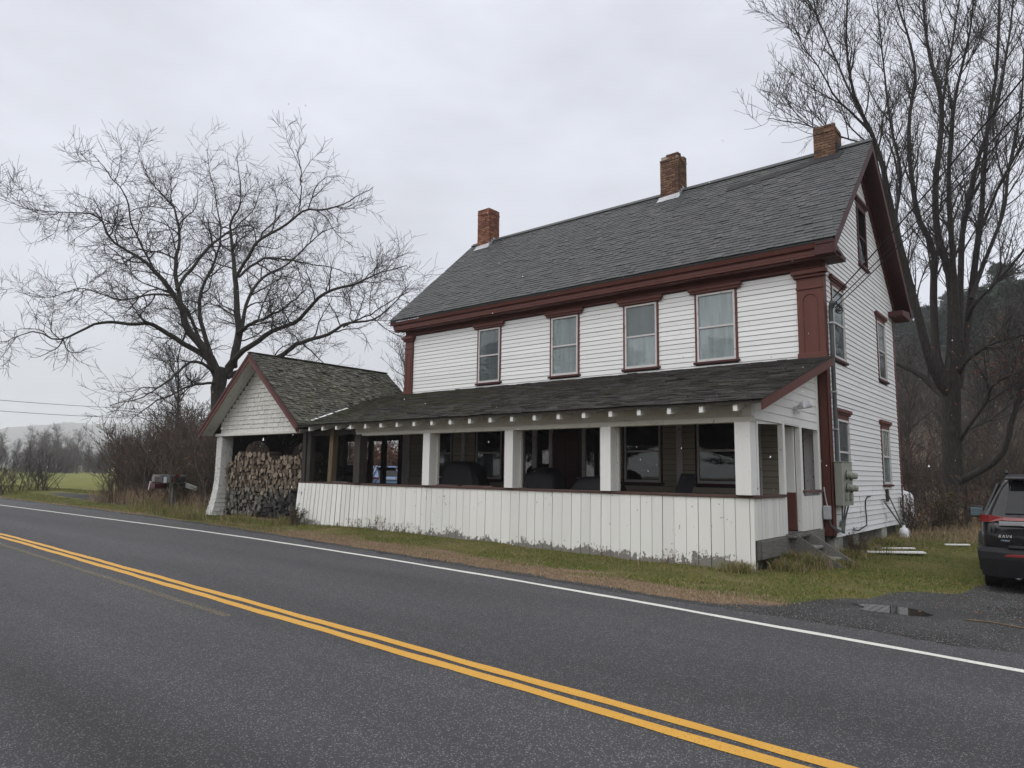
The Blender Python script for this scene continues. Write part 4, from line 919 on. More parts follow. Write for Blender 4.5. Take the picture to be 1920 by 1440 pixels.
def traced_tree(name, label, cat, base, limbs, N, seed, bark_m, twig_m, levels, rmin, thick=.66, wob_=.8):
    g = np.random.default_rng(seed); t_ = empty(name, tuple(base)); tag(t_, label, cat); P0, R0 = [], []
    for pts, ra in limbs:
        p, r_ = resample([at(*q) for q in pts], ra if len(ra) == len(pts) else np.interp(np.linspace(0, 1, len(pts)), np.linspace(0, 1, len(ra)), ra), N)
        w_ = np.cumsum(g.normal(size=(N, 3))*.035, axis=0); w_ -= np.linspace(0, 1, N)[:, None]*w_[-1]; P0.append(p+w_*wob_); R0.append(r_)
    P0 = np.array(P0); R0 = np.array(R0)*thick
    obj('trunk', tube_mesh('trunk', [(P0, R0, 9)]), bark_m, t_, sm=True)
    par = [(P0, R0)]; groups = []
    src = (P0[1:], R0[1:])
    for lv in levels:
        n = lv.pop('n'); k = lv.pop('k'); fr = lv.pop('src', -1); Ps, Rs = src if fr == -1 else par[fr]
        if fr == 'all': pass
        C_, D_ = spawn(g, Ps, Rs, n, rmin=rmin, **lv); groups.append((C_, D_, k)); par.append((C_, D_)); src = (C_, D_)
    cr = obj('crown', tube_mesh('crown', groups), twig_m, t_)
    return t_, par
D0 = 33.9
def dl(pts, d0, d1):
    n = len(pts); return [(x, y, D0+d0+(d1-d0)*i/(n-1)) for i, (x, y) in enumerate(pts)]
LL = [
 ([(404, 945, D0), (405, 860, D0), (407, 790, D0), (411, 730, D0), (416, 690, D0)], [.72, .56, .52, .52, .5]),
 (dl([(412, 715), (395, 672), (380, 650), (351, 612), (345, 583), (322, 545), (297, 519), (278, 494), (243, 471), (204, 446), (185, 408), (147, 401), (99, 398), (51, 391), (0, 372)], 0, -3), [.36, .3, .22, .15, .09, .05, .03, .02]),
 (dl([(340, 570), (329, 513), (329, 481), (332, 449), (327, 408), (316, 385), (287, 353), (270, 320), (265, 295)], 0, 3), [.17, .13, .10, .07, .04, .02]),
 (dl([(332, 545), (361, 507), (390, 468), (428, 440), (445, 427), (470, 400), (500, 340)], 0, 5), [.13, .11, .08, .05, .02]),
 (dl([(395, 676), (351, 644), (313, 625), (287, 610), (249, 609), (204, 606), (172, 612), (134, 631), (105, 636), (64, 623), (10, 642)], 0, -5), [.22, .17, .13, .10, .07, .05, .02]),
 (dl([(418, 705), (436, 680), (447, 633), (442, 583), (438, 533), (435, 500), (433, 467), (432, 417), (450, 387), (452, 350), (448, 325), (444, 295)], 0, 1), [.34, .28, .22, .16, .11, .07, .04, .02]),
 (dl([(440, 525), (463, 483), (487, 447), (533, 420), (567, 393), (610, 390), (647, 377), (683, 360), (700, 350)], 0, -3), [.12, .11, .09, .07, .05, .03, .02]),
 (dl([(560, 397), (566, 380), (567, 345), (566, 320), (560, 295), (553, 280)], -2, -2.5), [.05, .04, .03, .02]),
 (dl([(447, 520), (480, 490), (510, 482), (560, 487), (600, 495), (647, 510), (680, 517)], 0, 4), [.10, .085, .06, .03, .02]),
 (dl([(425, 690), (467, 647), (513, 617), (553, 600), (577, 577), (613, 547), (657, 537), (687, 523), (713, 510), (763, 497)], 0, -4), [.24, .17, .14, .11, .08, .05, .02]),
 (dl([(425, 705), (470, 690), (530, 667), (560, 647), (613, 630), (647, 613), (697, 602), (733, 577), (763, 543)], 0, 3), [.24, .2, .17, .13, .09, .06, .03]),
 (dl([(445, 625), (463, 610), (507, 590), (540, 570), (573, 543)], 0, -3), [.13, .10, .07, .03]),
 (dl([(408, 720), (390, 660), (372, 590), (378, 540), (398, 495), (410, 440), (402, 380), (392, 320), (388, 280)], 0, 6), [.22, .17, .12, .09, .06, .03, .02]),
 (dl([(405, 700), (367, 678), (322, 711), (272, 742), (205, 761)], 0, -5), [.13, .09, .05, .02]),
 (dl([(404, 722), (392, 717), (358, 725), (314, 744), (272, 767), (239, 794)], 0, -3), [.12, .08, .05, .02]),
 (dl([(440, 690), (450, 640), (470, 560), (500, 520), (540, 500), (600, 440), (640, 420)], 0, 7), [.18, .14, .10, .06, .02]),
 (dl([(400, 700), (375, 640), (340, 560), (290, 545), (230, 560), (160, 540), (90, 560), (30, 545)], 0, 6), [.16, .13, .09, .06, .03, .02]),
 (dl([(300, 520), (270, 470), (250, 420), (240, 370), (205, 330), (175, 290)], -1, -3), [.08, .06, .04, .02]),
 (dl([(645, 613), (690, 590), (740, 560), (775, 540)], 1, -2), [.07, .05, .03, .015]),
]
treeL, _p = traced_tree('bare_tree', 'large spreading leafless tree with grey bark rising behind the woodshed', 'tree', at(404, 945, D0), LL, 26, 3, MAT['bark'], MAT['twig'], [
  dict(n=330, k=5, L=(1.2, 3.8), ang=(30, 78), N=10, rr=.016, up=.05, wander=.22, t0=.14, flat=1.0, decay=.55),
  dict(n=2000, k=4, L=(.7, 2.0), ang=(28, 70), N=7, rr=.0105, up=.06, wander=.17, decay=.4, t0=.2),
  dict(n=7200, k=3, decay=.3, L=(.35, 1.05), ang=(25, 65), N=5, rr=.008, up=.10, wander=.12, t0=.2),
  dict(n=2600, k=3, L=(.35, 1.0), ang=(25, 65), N=4, rr=.008, up=.08, wander=.12, t0=.1, src=1)], .0062)
D1 = 27.5
def dr_(pts, d0, d1):
    n = len(pts); return [(x, y, D1+d0+(d1-d0)*i/(n-1)) for i, (x, y) in enumerate(pts)]
RL = [
 ([(1787, 972, D1), (1787, 930, D1), (1787, 850, D1), (1785, 770, D1), (1783, 720, D1), (1781, 690, D1)], [.85, .58, .52, .50, .52, .4]),
 (dr_([(1783, 745), (1760, 715), (1741, 670), (1715, 572), (1692, 482), (1665, 365), (1654, 312), (1633, 250), (1606, 194), (1592, 139), (1585, 70), (1588, 0), (1590, -120)], 0, -2), [.30, .27, .22, .18, .14, .10, .07, .05, .03]),
 (dr_([(1633, 250), (1600, 215), (1565, 180), (1535, 125), (1505, 85), (1485, 40)], -1.5, -3), [.07, .05, .03, .02]),
 (dr_([(1640, 270), (1590, 262), (1540, 245), (1500, 232), (1460, 225), (1440, 222)], -1, -4), [.05, .04, .025, .015]),
 (dr_([(1620, 225), (1590, 170), (1560, 100), (1530, 30), (1500, -30), (1480, -90)], -1, 2), [.07, .05, .04, .02]),
 (dr_([(1783, 740), (1756, 670), (1749, 554), (1749, 470), (1720, 410), (1713, 365), (1703, 278), (1706, 208), (1717, 139), (1700, 60), (1680, 0), (1670, -100)], 0, 3), [.26, .22, .18, .15, .12, .09, .06, .03]),
 (dr_([(1779, 715), (1786, 610), (1782, 516), (1760, 440), (1755, 347), (1765, 243), (1762, 174), (1745, 120), (1735, 60), (1730, 0), (1720, -120)], 0, 1), [.28, .24, .2, .16, .13, .10, .07, .04]),
 (dr_([(1764, 215), (1775, 140), (1790, 60), (1800, 0), (1810, -100)], .5, 2), [.09, .07, .05, .03]),
 (dr_([(1790, 720), (1795, 620), (1790, 520), (1786, 451), (1779, 347), (1785, 243), (1800, 150), (1820, 60), (1830, -40)], 0, -3), [.24, .2, .16, .12, .09, .06, .03]),
 (dr_([(1795, 725), (1801, 685), (1816, 591), (1827, 497), (1835, 420), (1842, 347), (1849, 243), (1866, 139), (1873, 0), (1880, -120)], 0, 2), [.26, .23, .2, .16, .13, .10, .08, .05]),
 (dr_([(1800, 640), (1803, 540), (1807, 434), (1828, 330), (1845, 270), (1870, 208), (1890, 100), (1900, 0), (1905, -90)], 0, 5), [.2, .17, .13, .10, .07, .04]),
 (dr_([(1798, 700), (1816, 674), (1850, 651), (1921, 629), (1990, 600)], 0, -4), [.12, .09, .06, .03]),
 (dr_([(1815, 600), (1827, 572), (1872, 524), (1920, 467), (1980, 400)], 0, -3), [.13, .10, .07, .04]),
 (dr_([(1775, 745), (1756, 730), (1722, 700), (1681, 681), (1640, 672)], 0, 3), [.22, .19, .15, .10]),
 (dr_([(1795, 905), (1812, 895), (1850, 876), (1880, 846), (1899, 779), (1925, 704), (1960, 620)], 0, -3), [.24, .2, .16, .12, .08]),
 (dr_([(1798, 830), (1812, 805), (1850, 752), (1865, 722), (1920, 696), (1980, 690)], 0, -4), [.12, .09, .06, .03]),
 (dr_([(1798, 815), (1816, 805), (1865, 782), (1910, 749), (1960, 740)], 0, 3), [.09, .07, .05, .03]),
 (dr_([(1840, 430), (1870, 360), (1900, 300), (1930, 230), (1960, 140)], 1, -2), [.10, .07, .05, .03]),
 (dr_([(1700, 520), (1680, 420), (1690, 330), (1672, 240), (1660, 150), (1650, 60), (1640, -40)], 0, 5), [.12, .09, .06, .03]),
 (dr_([(1820, 560), (1850, 480), (1880, 400), (1890, 320), (1910, 220), (1920, 120), (1925, 0)], 0, 4), [.13, .10, .07, .04]),
]
treeR, _p2 = traced_tree('maple_tree', 'tall many-stemmed leafless tree behind the gable end of the house', 'tree', at(1787, 968, D1), RL, 26, 11, MAT['bark2'], MAT['twig'], [
  dict(n=430, k=5, L=(1.4, 4.2), ang=(18, 50), N=8, rr=.014, up=.36, wander=.10, t0=.18),
  dict(n=2500, k=4, L=(.7, 2.0), ang=(24, 58), N=6, rr=.0095, up=.22, wander=.11, t0=.12, decay=.4),
  dict(n=11500, k=3, L=(.25, .85), ang=(25, 60), N=4, rr=.006, up=.2, wander=.12, t0=.12, decay=.3),
  dict(n=3000, k=3, L=(.3, .9), ang=(25, 60), N=4, rr=.007, up=.18, wander=.2, t0=.2, src=2)], .0056, wob_=.25)
g = np.random.default_rng(5)
lp = _p2[1][0]; lo = lp[:, -1]; lo = lo[(lo[:, 2] < 6.5)]; extra = np.concatenate([lo]*40)+g.normal(size=(len(lo)*40, 3))*np.array([.8, .8, .7]); leaf_quads('leaves', g, extra, .05, MAT['leaf_red'], treeR)

def generic_tree(name, h, seed, twig_m, bark_m, spread=.32, dense=1.0, multi=1):
    """one leafless tree standing at the origin; returns meshes"""
    g = np.random.default_rng(seed); P0, R0 = [], []
    for q in range(multi):
        N = 14; d = g.normal(size=(N, 3))*.10*h/12; d[:, 2] = 0; p = np.cumsum(d, axis=0); p -= p[0]; p[:, 2] += np.linspace(-.2, h*g.uniform(.8, .95), N)
        if multi > 1: a = 6.28*q/multi; p[:, :2] += np.linspace(0, 1, N)[:, None]**1.2*h*.18*np.array([math.cos(a), math.sin(a)])
        P0.append(p); R0.append(np.linspace(h*.016, h*.0025, N))
    P0, R0 = np.array(P0), np.array(R0)
    a, ar = spawn(g, P0, R0, int(34*dense), (h*.22, h*.48), (30, 65), 8, .013, up=.22, wander=.15, t0=.22, rmin=.008, decay=.6)
    b, br = spawn(g, a, ar, int(230*dense), (h*.08, h*.2), (25, 60), 6, .009, up=.2, wander=.18, t0=.15, rmin=.008)
    c, cr = spawn(g, b, br, int(900*dense), (h*.03, h*.09), (25, 60), 4, .008, up=.15, wander=.2, t0=.1, rmin=.008)
    tm = tube_mesh('trunk', [(P0, R0, 7)]); tm.materials.append(bark_m); smooth(tm); cm_ = tube_mesh('crown', [(a, ar, 4), (b, br, 3), (c, cr, 3)]); cm_.materials.append(twig_m); return tm, cm_
def place_tree(name, meshes, x, y, s, rz, label, group, zoff=0.0, leaves=None):
    t_ = empty(name, (x, y, float(G(x, y))-.1+zoff), rz); t_.scale = (s, s, s*random.uniform(.92, 1.1)); tag(t_, label, 'tree', group)
    for nm, me in zip(('trunk', 'crown', 'leaves'), meshes):
        o = bpy.data.objects.new(nm, me); COL.objects.link(o); o.parent = t_
        if nm == 'leaves': o['kind'] = 'stuff'
    return t_
bareA = [generic_tree('woods', 12, 40+i, MAT['twig_far'], MAT['twig2'], dense=1.25) for i in range(4)]
gg = np.random.default_rng(21)
# wood behind the right-hand yard and up the hillside
WG = 'leafless trees of the wood behind the yard'
for i in range(64):
    y = gg.uniform(44, 150) if i < 46 else gg.uniform(150, 235); r_ = gg.uniform(-.36, .0); x = r_*y
    place_tree('woodland_tree', bareA[i % 4], x, y, gg.uniform(.62, 1.1), gg.uniform(0, 6.28), 'slender bare grey-brown tree in the wood behind the yard', WG)
for i in range(8):
    x = [-12.2, -9.6, -7.9, -6.4, -8.8, -3.4, -10.8, -5.5][i]; y = [42, 40, 44, 47, 52, 46, 50, 54][i]
    place_tree('woodland_tree', bareA[(i+1) % 4], x, y, .72+.05*(i % 3), i*1.1, 'slender bare grey-brown tree in the wood behind the yard', WG)
# a bare tree behind the left end of the house
place_tree('bare_tree', generic_tree('b', 12, 77, MAT['twig'], MAT['bark2'], dense=1.5), -43.5, 39.0, 1.02, .5, 'bare grey tree seen between the woodshed roof and the house corner', None)
place_tree('bare_tree', generic_tree('b', 9, 78, MAT['twig'], MAT['bark2'], dense=1.3), -37.2, 17.2, .98, 1.5, 'smaller upright bare tree among the brush left of the woodshed', None)
# far tree line across the field
FG = 'far tree line beyond the field'
for i in range(110):
    px = gg.uniform(-60, 470); dep = gg.uniform(150, 250); p = at(px, 880, dep)
    place_tree('far_tree', bareA[i % 4], p[0], p[1], gg.uniform(.55, .9), gg.uniform(0, 6.28), 'hazy bare tree in the far tree line beyond the field', FG)
# pines on the hillside
def pine(h, seed):
    g = np.random.default_rng(seed); N = 10; P0 = np.zeros((1, N, 3)); P0[0, :, 2] = np.linspace(-.2, h, N); R0 = np.linspace(h*.016, .02, N)[None]
    n = 170; z = h*(.18+.78*g.random(n)**.9); a = g.random(n)*6.28; L = (h*.26)*(1-(z/h-.2)*.85)*g.uniform(.6, 1.15, n); s = np.linspace(0, 1, 7)[None, :, None]
    dirv = np.stack([np.cos(a), np.sin(a), g.uniform(-.05, .28, n)], -1)[:, None]; B = np.concatenate([np.zeros((n, 2)), z[:, None]], 1)[:, None]+dirv*s*L[:, None, None]; B[:, :, 2] += (s[:, :, 0]**2)*L[:, None]*.12
    BR = np.linspace(.035, .008, 7)[None].repeat(n, 0)
    ti = g.random((n, 80))*.8+.2; idx = (ti*6); i = np.minimum(idx.astype(int), 5); u = (idx-i)[..., None]; pts = B[np.arange(n)[:, None], i]*(1-u)+B[np.arange(n)[:, None], i+1]*u
    pts = pts.reshape(-1, 3)+g.normal(size=(n*80, 3))*np.array([.22, .22, .10])*h/14
    m = len(pts); aa = g.normal(size=(m, 3)); aa[:, 2] = np.abs(aa[:, 2])*.6; aa /= np.linalg.norm(aa, axis=1, keepdims=True); bb = np.cross(aa, g.normal(size=(m, 3))); bb /= np.linalg.norm(bb, axis=1, keepdims=True); sz = g.uniform(.12, .3, m)[:, None]
    V = np.stack([pts, pts+aa*sz+bb*sz*.28, pts+aa*2*sz, pts+aa*sz-bb*sz*.28], 1); F = np.arange(m*4).reshape(-1, 4)
    tm = tube_mesh('trunk', [(P0, R0, 7), (B, BR, 4)]); tm.materials.append(MAT['bark2']); cm_ = mesh_np('crown', V, F); cm_.materials.append(MAT['needle']); return tm, cm_
pines = [pine(15, 3), pine(13, 4)]
for i, (px, dep, s) in enumerate(((1868, 92, 1.45), (1935, 84, 1.5), (1830, 120, 1.3), (1905, 128, 1.6), (1715, 135, 1.25), (1760, 150, 1.3), (1690, 160, 1.3), (1800, 170, 1.4), (1735, 118, 1.0), (1850, 106, 1.15), (1895, 100, 1.2), (1780, 128, 1.1), (1925, 112, 1.35), (1705, 105, .85))):
    p = at(px, 880, dep); place_tree('pine_tree', pines[i % 2], p[0], p[1], s, i*1.7, ['tall dark green pine rising above the wood at the right edge', 'second tall pine cut by the right edge of the view', 'hillside pine half hidden by the many-stemmed tree', 'broad pine higher on the hillside at the right', 'small dark pine just right of the house back corner', 'dim pine behind the trunk of the many-stemmed tree', 'misty pine beside the house back corner', 'misty pine high on the hillside behind the big trunk', 'short pine between the house back corner and the big trunk', 'bushy pine low on the slope right of the big trunk', 'pine standing close below the tallest pine at the right', 'pine half way up the slope directly behind the big trunk', 'heavy pine touching the right edge of the view', 'lowest pine just past the house back corner'][i], None)
# shrubs
def shrub_mesh(h, w_, seed, n=22, twig=MAT['twig2'], dense=1.0, leaf=None, nl=500, ls=.035):
    g = np.random.default_rng(seed); N = 9; a = g.random(n)*6.28; rr = g.random(n)**.6; P0 = np.zeros((n, N, 3)); s = np.linspace(0, 1, N)[None]
    bx = .16*w_*g.normal(size=(n, 2)); hh = h*g.uniform(.6, 1.05, n)*(1-.25*rr)
    P0[:, :, 0] = bx[:, :1]+np.cos(a)[:, None]*rr[:, None]*w_*.5*s**1.2; P0[:, :, 1] = bx[:, 1:]+np.sin(a)[:, None]*rr[:, None]*w_*.5*s**1.2; P0[:, :, 2] = hh[:, None]*s-.05
    P0[:, 1:] += np.cumsum(g.normal(size=(n, N-1, 3))*.03*h/3, axis=1); R0 = np.linspace(.020, .006, N)[None].repeat(n, 0)*h/3
    b, br = spawn(g, P0, R0, int(n*9*dense), (h*.2, h*.45), (18, 50), 6, .009, up=.3, wander=.16, t0=.12, rmin=.005)
    c, cr = spawn(g, b, br, int(n*36*dense), (h*.07, h*.2), (22, 60), 4, .008, up=.2, wander=.2, t0=.1, rmin=.005)
    bm_ = tube_mesh('branches', [(P0, R0, 5), (b, br, 3), (c, cr, 3)]); bm_.materials.append(twig); ms = [bm_]
    if leaf:
        e = np.concatenate([c[:, -1], c[:, 2]]); e = e[g.integers(0, len(e), nl)]
        nn_ = len(e); aa = g.normal(size=(nn_, 3)); aa /= np.linalg.norm(aa, axis=1, keepdims=True); bb = np.cross(aa, g.normal(size=(nn_, 3))); bb /= np.linalg.norm(bb, axis=1, keepdims=True); sz = (ls*g.uniform(.6, 1.4, nn_))[:, None]
        V = np.stack([e, e+aa*sz+bb*sz*.55, e+aa*2*sz, e+aa*sz-bb*sz*.55], 1); lm_ = mesh_np('leaves', V, np.arange(nn_*4).reshape(-1, 4)); lm_.materials.append(leaf); ms.append(lm_)
    return ms
def place_shrub(meshes, x, y, s, rz, label, group=None, name='shrub', cat='shrub', z=None):
    t_ = empty(name, (x, y, float(G(x, y)) if z is None else z), rz); t_.scale = (s, s, s); tag(t_, label, cat, group)
    for me in meshes:
        o = bpy.data.objects.new(me.name.split('.')[0], me); COL.objects.link(o); o.parent = t_
        if me.name.startswith('leaves'): o['kind'] = 'stuff'
    return t_
SA = shrub_mesh(3.4, 3.6, 1, 34, leaf=MAT['leaf_brown'], nl=900); SB = shrub_mesh(3.0, 3.4, 2, 34, leaf=MAT['leaf_brown'], nl=700); SC = shrub_mesh(2.4, 2.8, 3, 26, leaf=MAT['leaf_yellow'], nl=900, ls=.03); SD = shrub_mesh(3.2, 3.8, 4, 34, twig=MAT['twig'], dense=.75, leaf=MAT['leaf_brown'], nl=200)
p = at(65, 925, 40.5); place_shrub(SD, p[0], p[1], .82, .3, 'lone rounded leafless shrub standing on the lawn left of the drive')
p = at(-8, 928, 38.0); place_shrub(SD, p[0], p[1], .8, 2.2, 'leafless shrub cut by the left edge of the view')
for i in range(46):
    p = at(gg.uniform(-60, 470), 880, gg.uniform(150, 200)); place_shrub(SD, p[0], p[1], gg.uniform(1.2, 2.0), i*1.7, 'hazy low brush under the far tree line', 'brush under the far tree line')
BG = 'brown leafless brush left of the woodshed'; bl = 'tangled brown leafless brush growing between the mailboxes and the woodshed'
for i, (px, dep, s, S) in enumerate(((252, 33, .95, SB), (272, 30, .95, SA), (296, 33, 1.1, SB), (318, 29.5, 1.12, SA), (345, 32, 1.2, SB), (368, 28.5, 1.1, SA), (392, 30, 1.15, SB), (410, 27.5, 1.0, SA), (300, 37, 1.35, SA), (350, 36, 1.35, SB), (395, 35, 1.35, SA), (268, 36, 1.1, SB), (330, 34, 1.3, SA), (375, 33, 1.3, SB), (280, 34, 1.2, SA))):
    p = at(px, 890, dep); place_shrub(S, p[0], p[1], s, i*1.3, bl, BG)
for i, (x, y, s) in enumerate(((-24.2, 13.4, 1.25), (-24.5, 14.8, 1.3), (-24.9, 16.3, 1.3), (-27, 17.6, 1.4), (-29.5, 19.5, 1.45), (-26, 19.0, 1.4))): place_shrub((SA, SB)[i % 2], x, y, s, i*2.3, bl, BG)
YG = 'yellow-leaved weeds beside the shed column'
for i, (px, dep, s) in enumerate(((352, 27.2, .62), (372, 26.8, .75), (390, 26.5, .7), (335, 27.6, .5), (408, 27.3, .8), (300, 28.5, .5), (215, 30.0, .45))):
    p = at(px, 900, dep); place_shrub(SC, p[0], p[1], s, i*2.1, 'low yellow-leaved weed bush at the foot of the brush near the shed', YG)
# rusty shrubs seen through the shed, brush at the right yard edge
SR = shrub_mesh(3.0, 3.6, 9, 30, leaf=MAT['leaf_red'], nl=2600, ls=.05)
for i, (x, y, s) in enumerate(((-31, 27, 1.2), (-28.5, 29.5, 1.3), (-34.5, 29, 1.3), (-26, 30, 1.2), (-38, 30.5, 1.4))): place_shrub(SR, x, y, s, i, 'rusty red-leaved shrub seen through the back of the woodshed', 'red shrubs behind the woodshed')
SE = shrub_mesh(4.2, 4.2, 12, 32, twig=MAT['twig2'], leaf=MAT['leaf_brown'], nl=450, ls=.045); SF = shrub_mesh(3.2, 3.4, 13, 30, twig=MAT['twig_far'], leaf=MAT['leaf_yellow'], nl=350, ls=.04)
for i in range(26):
    y = gg.uniform(33.5, 50); x = gg.uniform(-.26, .02)*y
    if abs(x+4.2) < 1.2 and y < 36: x -= 2.2
    place_shrub((SE, SF)[i % 2], x, y, gg.uniform(.75, 1.35), i*1.1, 'brown brush thicket with a few dead leaves along the wood edge', 'brush along the edge of the wood')

# weeds with stems near the house
SW = shrub_mesh(1.25, 1.1, 31, 24, twig=MAT['twig2'], dense=.5, leaf=MAT['leaf_brown'], nl=600, ls=.022); SWs = shrub_mesh(1.2, 1.6, 33, 9, twig=MAT['leaf_brown'], dense=.28, leaf=MAT['leaf_brown'], nl=60, ls=.03); SG = shrub_mesh(.9, .8, 32, 22, twig=MAT['twig2'], leaf=MAT['leaf_yellow'], nl=700, ls=.018)
for x, y, s, S, lb in ((-3.9, 22.3, 1.0, SW, 'reddish dead weed clump at the back corner of the gable wall'), (-3.5, 23.2, 1.1, SG, 'golden weed clump beside the white gas tank'), (-3.0, 24.2, 1.2, SW, 'tall russet weed clump right of the gas tank'), (-3.6, 25.4, 1.25, SG, 'yellowing weed clump in front of the big trunk'), (-2.6, 26.0, 1.1, SW, 'brown weed clump farther back toward the wood'), (-3.95, 16.2, .42, SW, 'low brown weeds against the first foundation pier'), (-17.1, 11.35, .62, SG, 'single dry weed standing against the left end of the plank skirt')):
    place_shrub(S, x, y, s, x*3, lb, None, 'weed', 'weed')
WB = 'dry reddish weeds along the foot of the plank skirt'
for i in range(9):
    x = -14.9+i*.42+random.uniform(-.1, .1)
    if i > 6: x = -7.2+(i-7)*1.3
    place_shrub(SWs, x, 11.52, random.uniform(.2, .36), i*1.9, 'small dry reddish weed at the foot of the plank skirt', WB, 'weed', 'weed')

# ------------------------------------------------------------------ grass
def blades(name, x, y, h, wd, mat, label, cat, seed):
    g = np.random.default_rng(seed); n = len(x); z = G(x, y)-.01; a = g.random(n)*6.28; ln = g.uniform(.2, .9, n)*h; la = g.random(n)*6.28
    bx, by = np.cos(a)*wd/2, np.sin(a)*wd/2
    b0 = np.stack([x-bx, y-by, z], -1); b1 = np.stack([x+bx, y+by, z], -1); m0 = np.stack([x-bx*.8+np.cos(la)*ln*.3, y-by*.8+np.sin(la)*ln*.3, z+h*.6], -1); m1 = np.stack([x+bx*.8+np.cos(la)*ln*.3, y+by*.8+np.sin(la)*ln*.3, z+h*.6], -1); tp = np.stack([x+np.cos(la)*ln, y+np.sin(la)*ln, z+h*.95], -1)
    V = np.stack([b0, b1, m1, m0, tp], 1).reshape(-1, 3); o5 = np.arange(n)*5
    F = np.concatenate([np.stack([o5, o5+1, o5+2], -1), np.stack([o5, o5+2, o5+3], -1), np.stack([o5+3, o5+2, o5+4], -1)])
    o = obj(name, mesh_np(name, V, F), mat); tag(o, label, cat, kind='stuff')
g = np.random.default_rng(99)
def inhouse(x, y): return ((x > -17.6) & (x < -4.35) & (y > 11.66) & (y < 22.6)) | ((x > -22.1) & (x < -17.4) & (y > 11.7) & (y < 16.7)) | ((x > -4.45) & (x < -4.1) & (y > 13.2) & (y < 22.7))
def field(n, x0, x1, y0, y1, keep):
    x = g.uniform(x0, x1, n); y = g.uniform(y0, y1, n); k = keep(x, y) & ~inhouse(x, y); return x[k], y[k]
def patch(x, y, s=1.0): return .5+.25*np.sin(x*1.3*s+1.7*np.sin(y*.9*s))+.25*np.sin(y*2.1*s+1.3*np.sin(x*1.1*s))
isdrive = lambda x, y: drive_amt(x, y) > g.random(len(x))*.9+.05
brownstrip = lambda x, y: (y-edge_y(x) < .95+.18*np.sin(x*1.3)+.25*np.sin(x*3.1)*.5)
x, y = field(150000, -24, -1.2, 8.4, 12.6, lambda x, y: (y-edge_y(x) > .30) & ~isdrive(x, y) & ~(brownstrip(x, y) & (x > -16) & (g.random(len(x)) < .86)) & (patch(x*1.7, y*2.3, 1.4)+.35*g.random(len(x)) > .42))
blades('grass', x, y, g.uniform(.018, .055, len(x))*(.6+.7*patch(x, y)), .009, MAT['grass'], 'short green grass on the verge before the house', 'grass', 1)
x, y = field(60000, -20, -2.2, 8.4, 10.9, lambda x, y: (y-edge_y(x) > .16) & brownstrip(x, y) & ~isdrive(x, y))
blades('dead_grass', x, y, g.uniform(.015, .05, len(x)), .009, MAT['grass_dead'], 'brown dead grass and needles along the pavement edge', 'grass', 2)
xd, yd = field(26000, -22, -1.2, 9.0, 12.8, lambda x, y: (y-edge_y(x) > .3) & ~isdrive(x, y) & (patch(x*1.7, y*2.3, 1.4) < .55))
blades('matted_dead_grass', xd, yd, g.uniform(.012, .04, len(xd)), .010, MAT['grass_dead'], 'matted dead grass in the thin patches of the verge', 'grass', 12)
x, y = field(60000, -4.3, -.2, 12.0, 30, lambda x, y: ~(isdrive(x, y)) & (g.random(len(x)) < .9))
blades('yard_grass', x, y, g.uniform(.015, .055, len(x))*(.5+.8*patch(x, y)), .011, MAT['grass'], 'patchy grass of the side yard beside the gable wall', 'grass', 3)
x, y = field(16000, -4.3, 0, 20, 34, lambda x, y: g.random(len(x)) < .8)
blades('yard_dead_grass', x, y, g.uniform(.05, .22, len(x)), .011, MAT['grass_dead'], 'tan dead grass at the far side of the yard', 'grass', 4)
x, y = field(70000, -60, -22, 9.8, 16.5, lambda x, y: (y-edge_y(x) > .25) & (np.abs(y-(12.6+.08*(-30-x))) > .75*((x < -29.5) & (x > -46))))
blades('roadside_grass', x, y, g.uniform(.03, .09, len(x))*(.5+.8*patch(x, y)), .013, MAT['grass'], 'grass of the verge by the mailboxes and shrubs', 'grass', 5)
# long tufts: by the steps, along the skirt, at the column and woodpile
xs, ys, hs = [], [], []
for cx_, cy_, n, sp_, hh in ((-4.05, 12.85, 900, .20, .30), (-4.15, 12.3, 600, .2, .22), (-4.6, 11.45, 350, .15, .2), (-3.55, 13.6, 300, .2, .16), (-3.9, 15.2, 400, .25, .2), (-3.8, 16.6, 500, .3, .22), (-3.75, 18.2, 500, .3, .25), (-17.7, 11.3, 350, .3, .25), (-20.2, 11.3, 600, .6, .2), (-22.3, 10.9, 500, .4, .3), (-24.3, 11.5, 700, .7, .35), (-26.3, 11.9, 700, .5, .3), (-28, 12.4, 600, .8, .4), (-5.6, 11.42, 200, .5, .10), (-8.5, 11.45, 160, .9, .07)):
    xs.append(g.normal(cx_, sp_, n)); ys.append(g.normal(cy_, sp_*.6, n)); hs.append(hh*g.uniform(.4, 1.15, n))
x, y, h = map(np.concatenate, (xs, ys, hs)); k = ~inhouse(x, y) & (y-edge_y(x) > .3); blades('tall_grass', x[k], y[k], h[k], .009, MAT['grass'], 'longer grass tufts by the steps, the skirt and the woodpile', 'grass', 6)
k2 = g.random(len(x)) < .45; x, y, h = x[k2]+.05, y[k2], h[k2]*1.1; k = ~inhouse(x, y) & (y-edge_y(x) > .3); blades('dry_tall_grass', x[k], y[k], h[k], .008, MAT['grass_dead'], 'dry tan stalks among the longer grass tufts', 'grass', 7)
# tall dead weeds along the brush foot
x, y = field(4200, -34, -22.4, 12.0, 14.5, lambda x, y: g.random(len(x)) < .8); blades('dead_weeds', x, y, g.uniform(.25, .9, len(x)), .014, MAT['grass_dead'], 'tall tan dead weeds at the foot of the brush behind the mailboxes', 'weeds', 8)
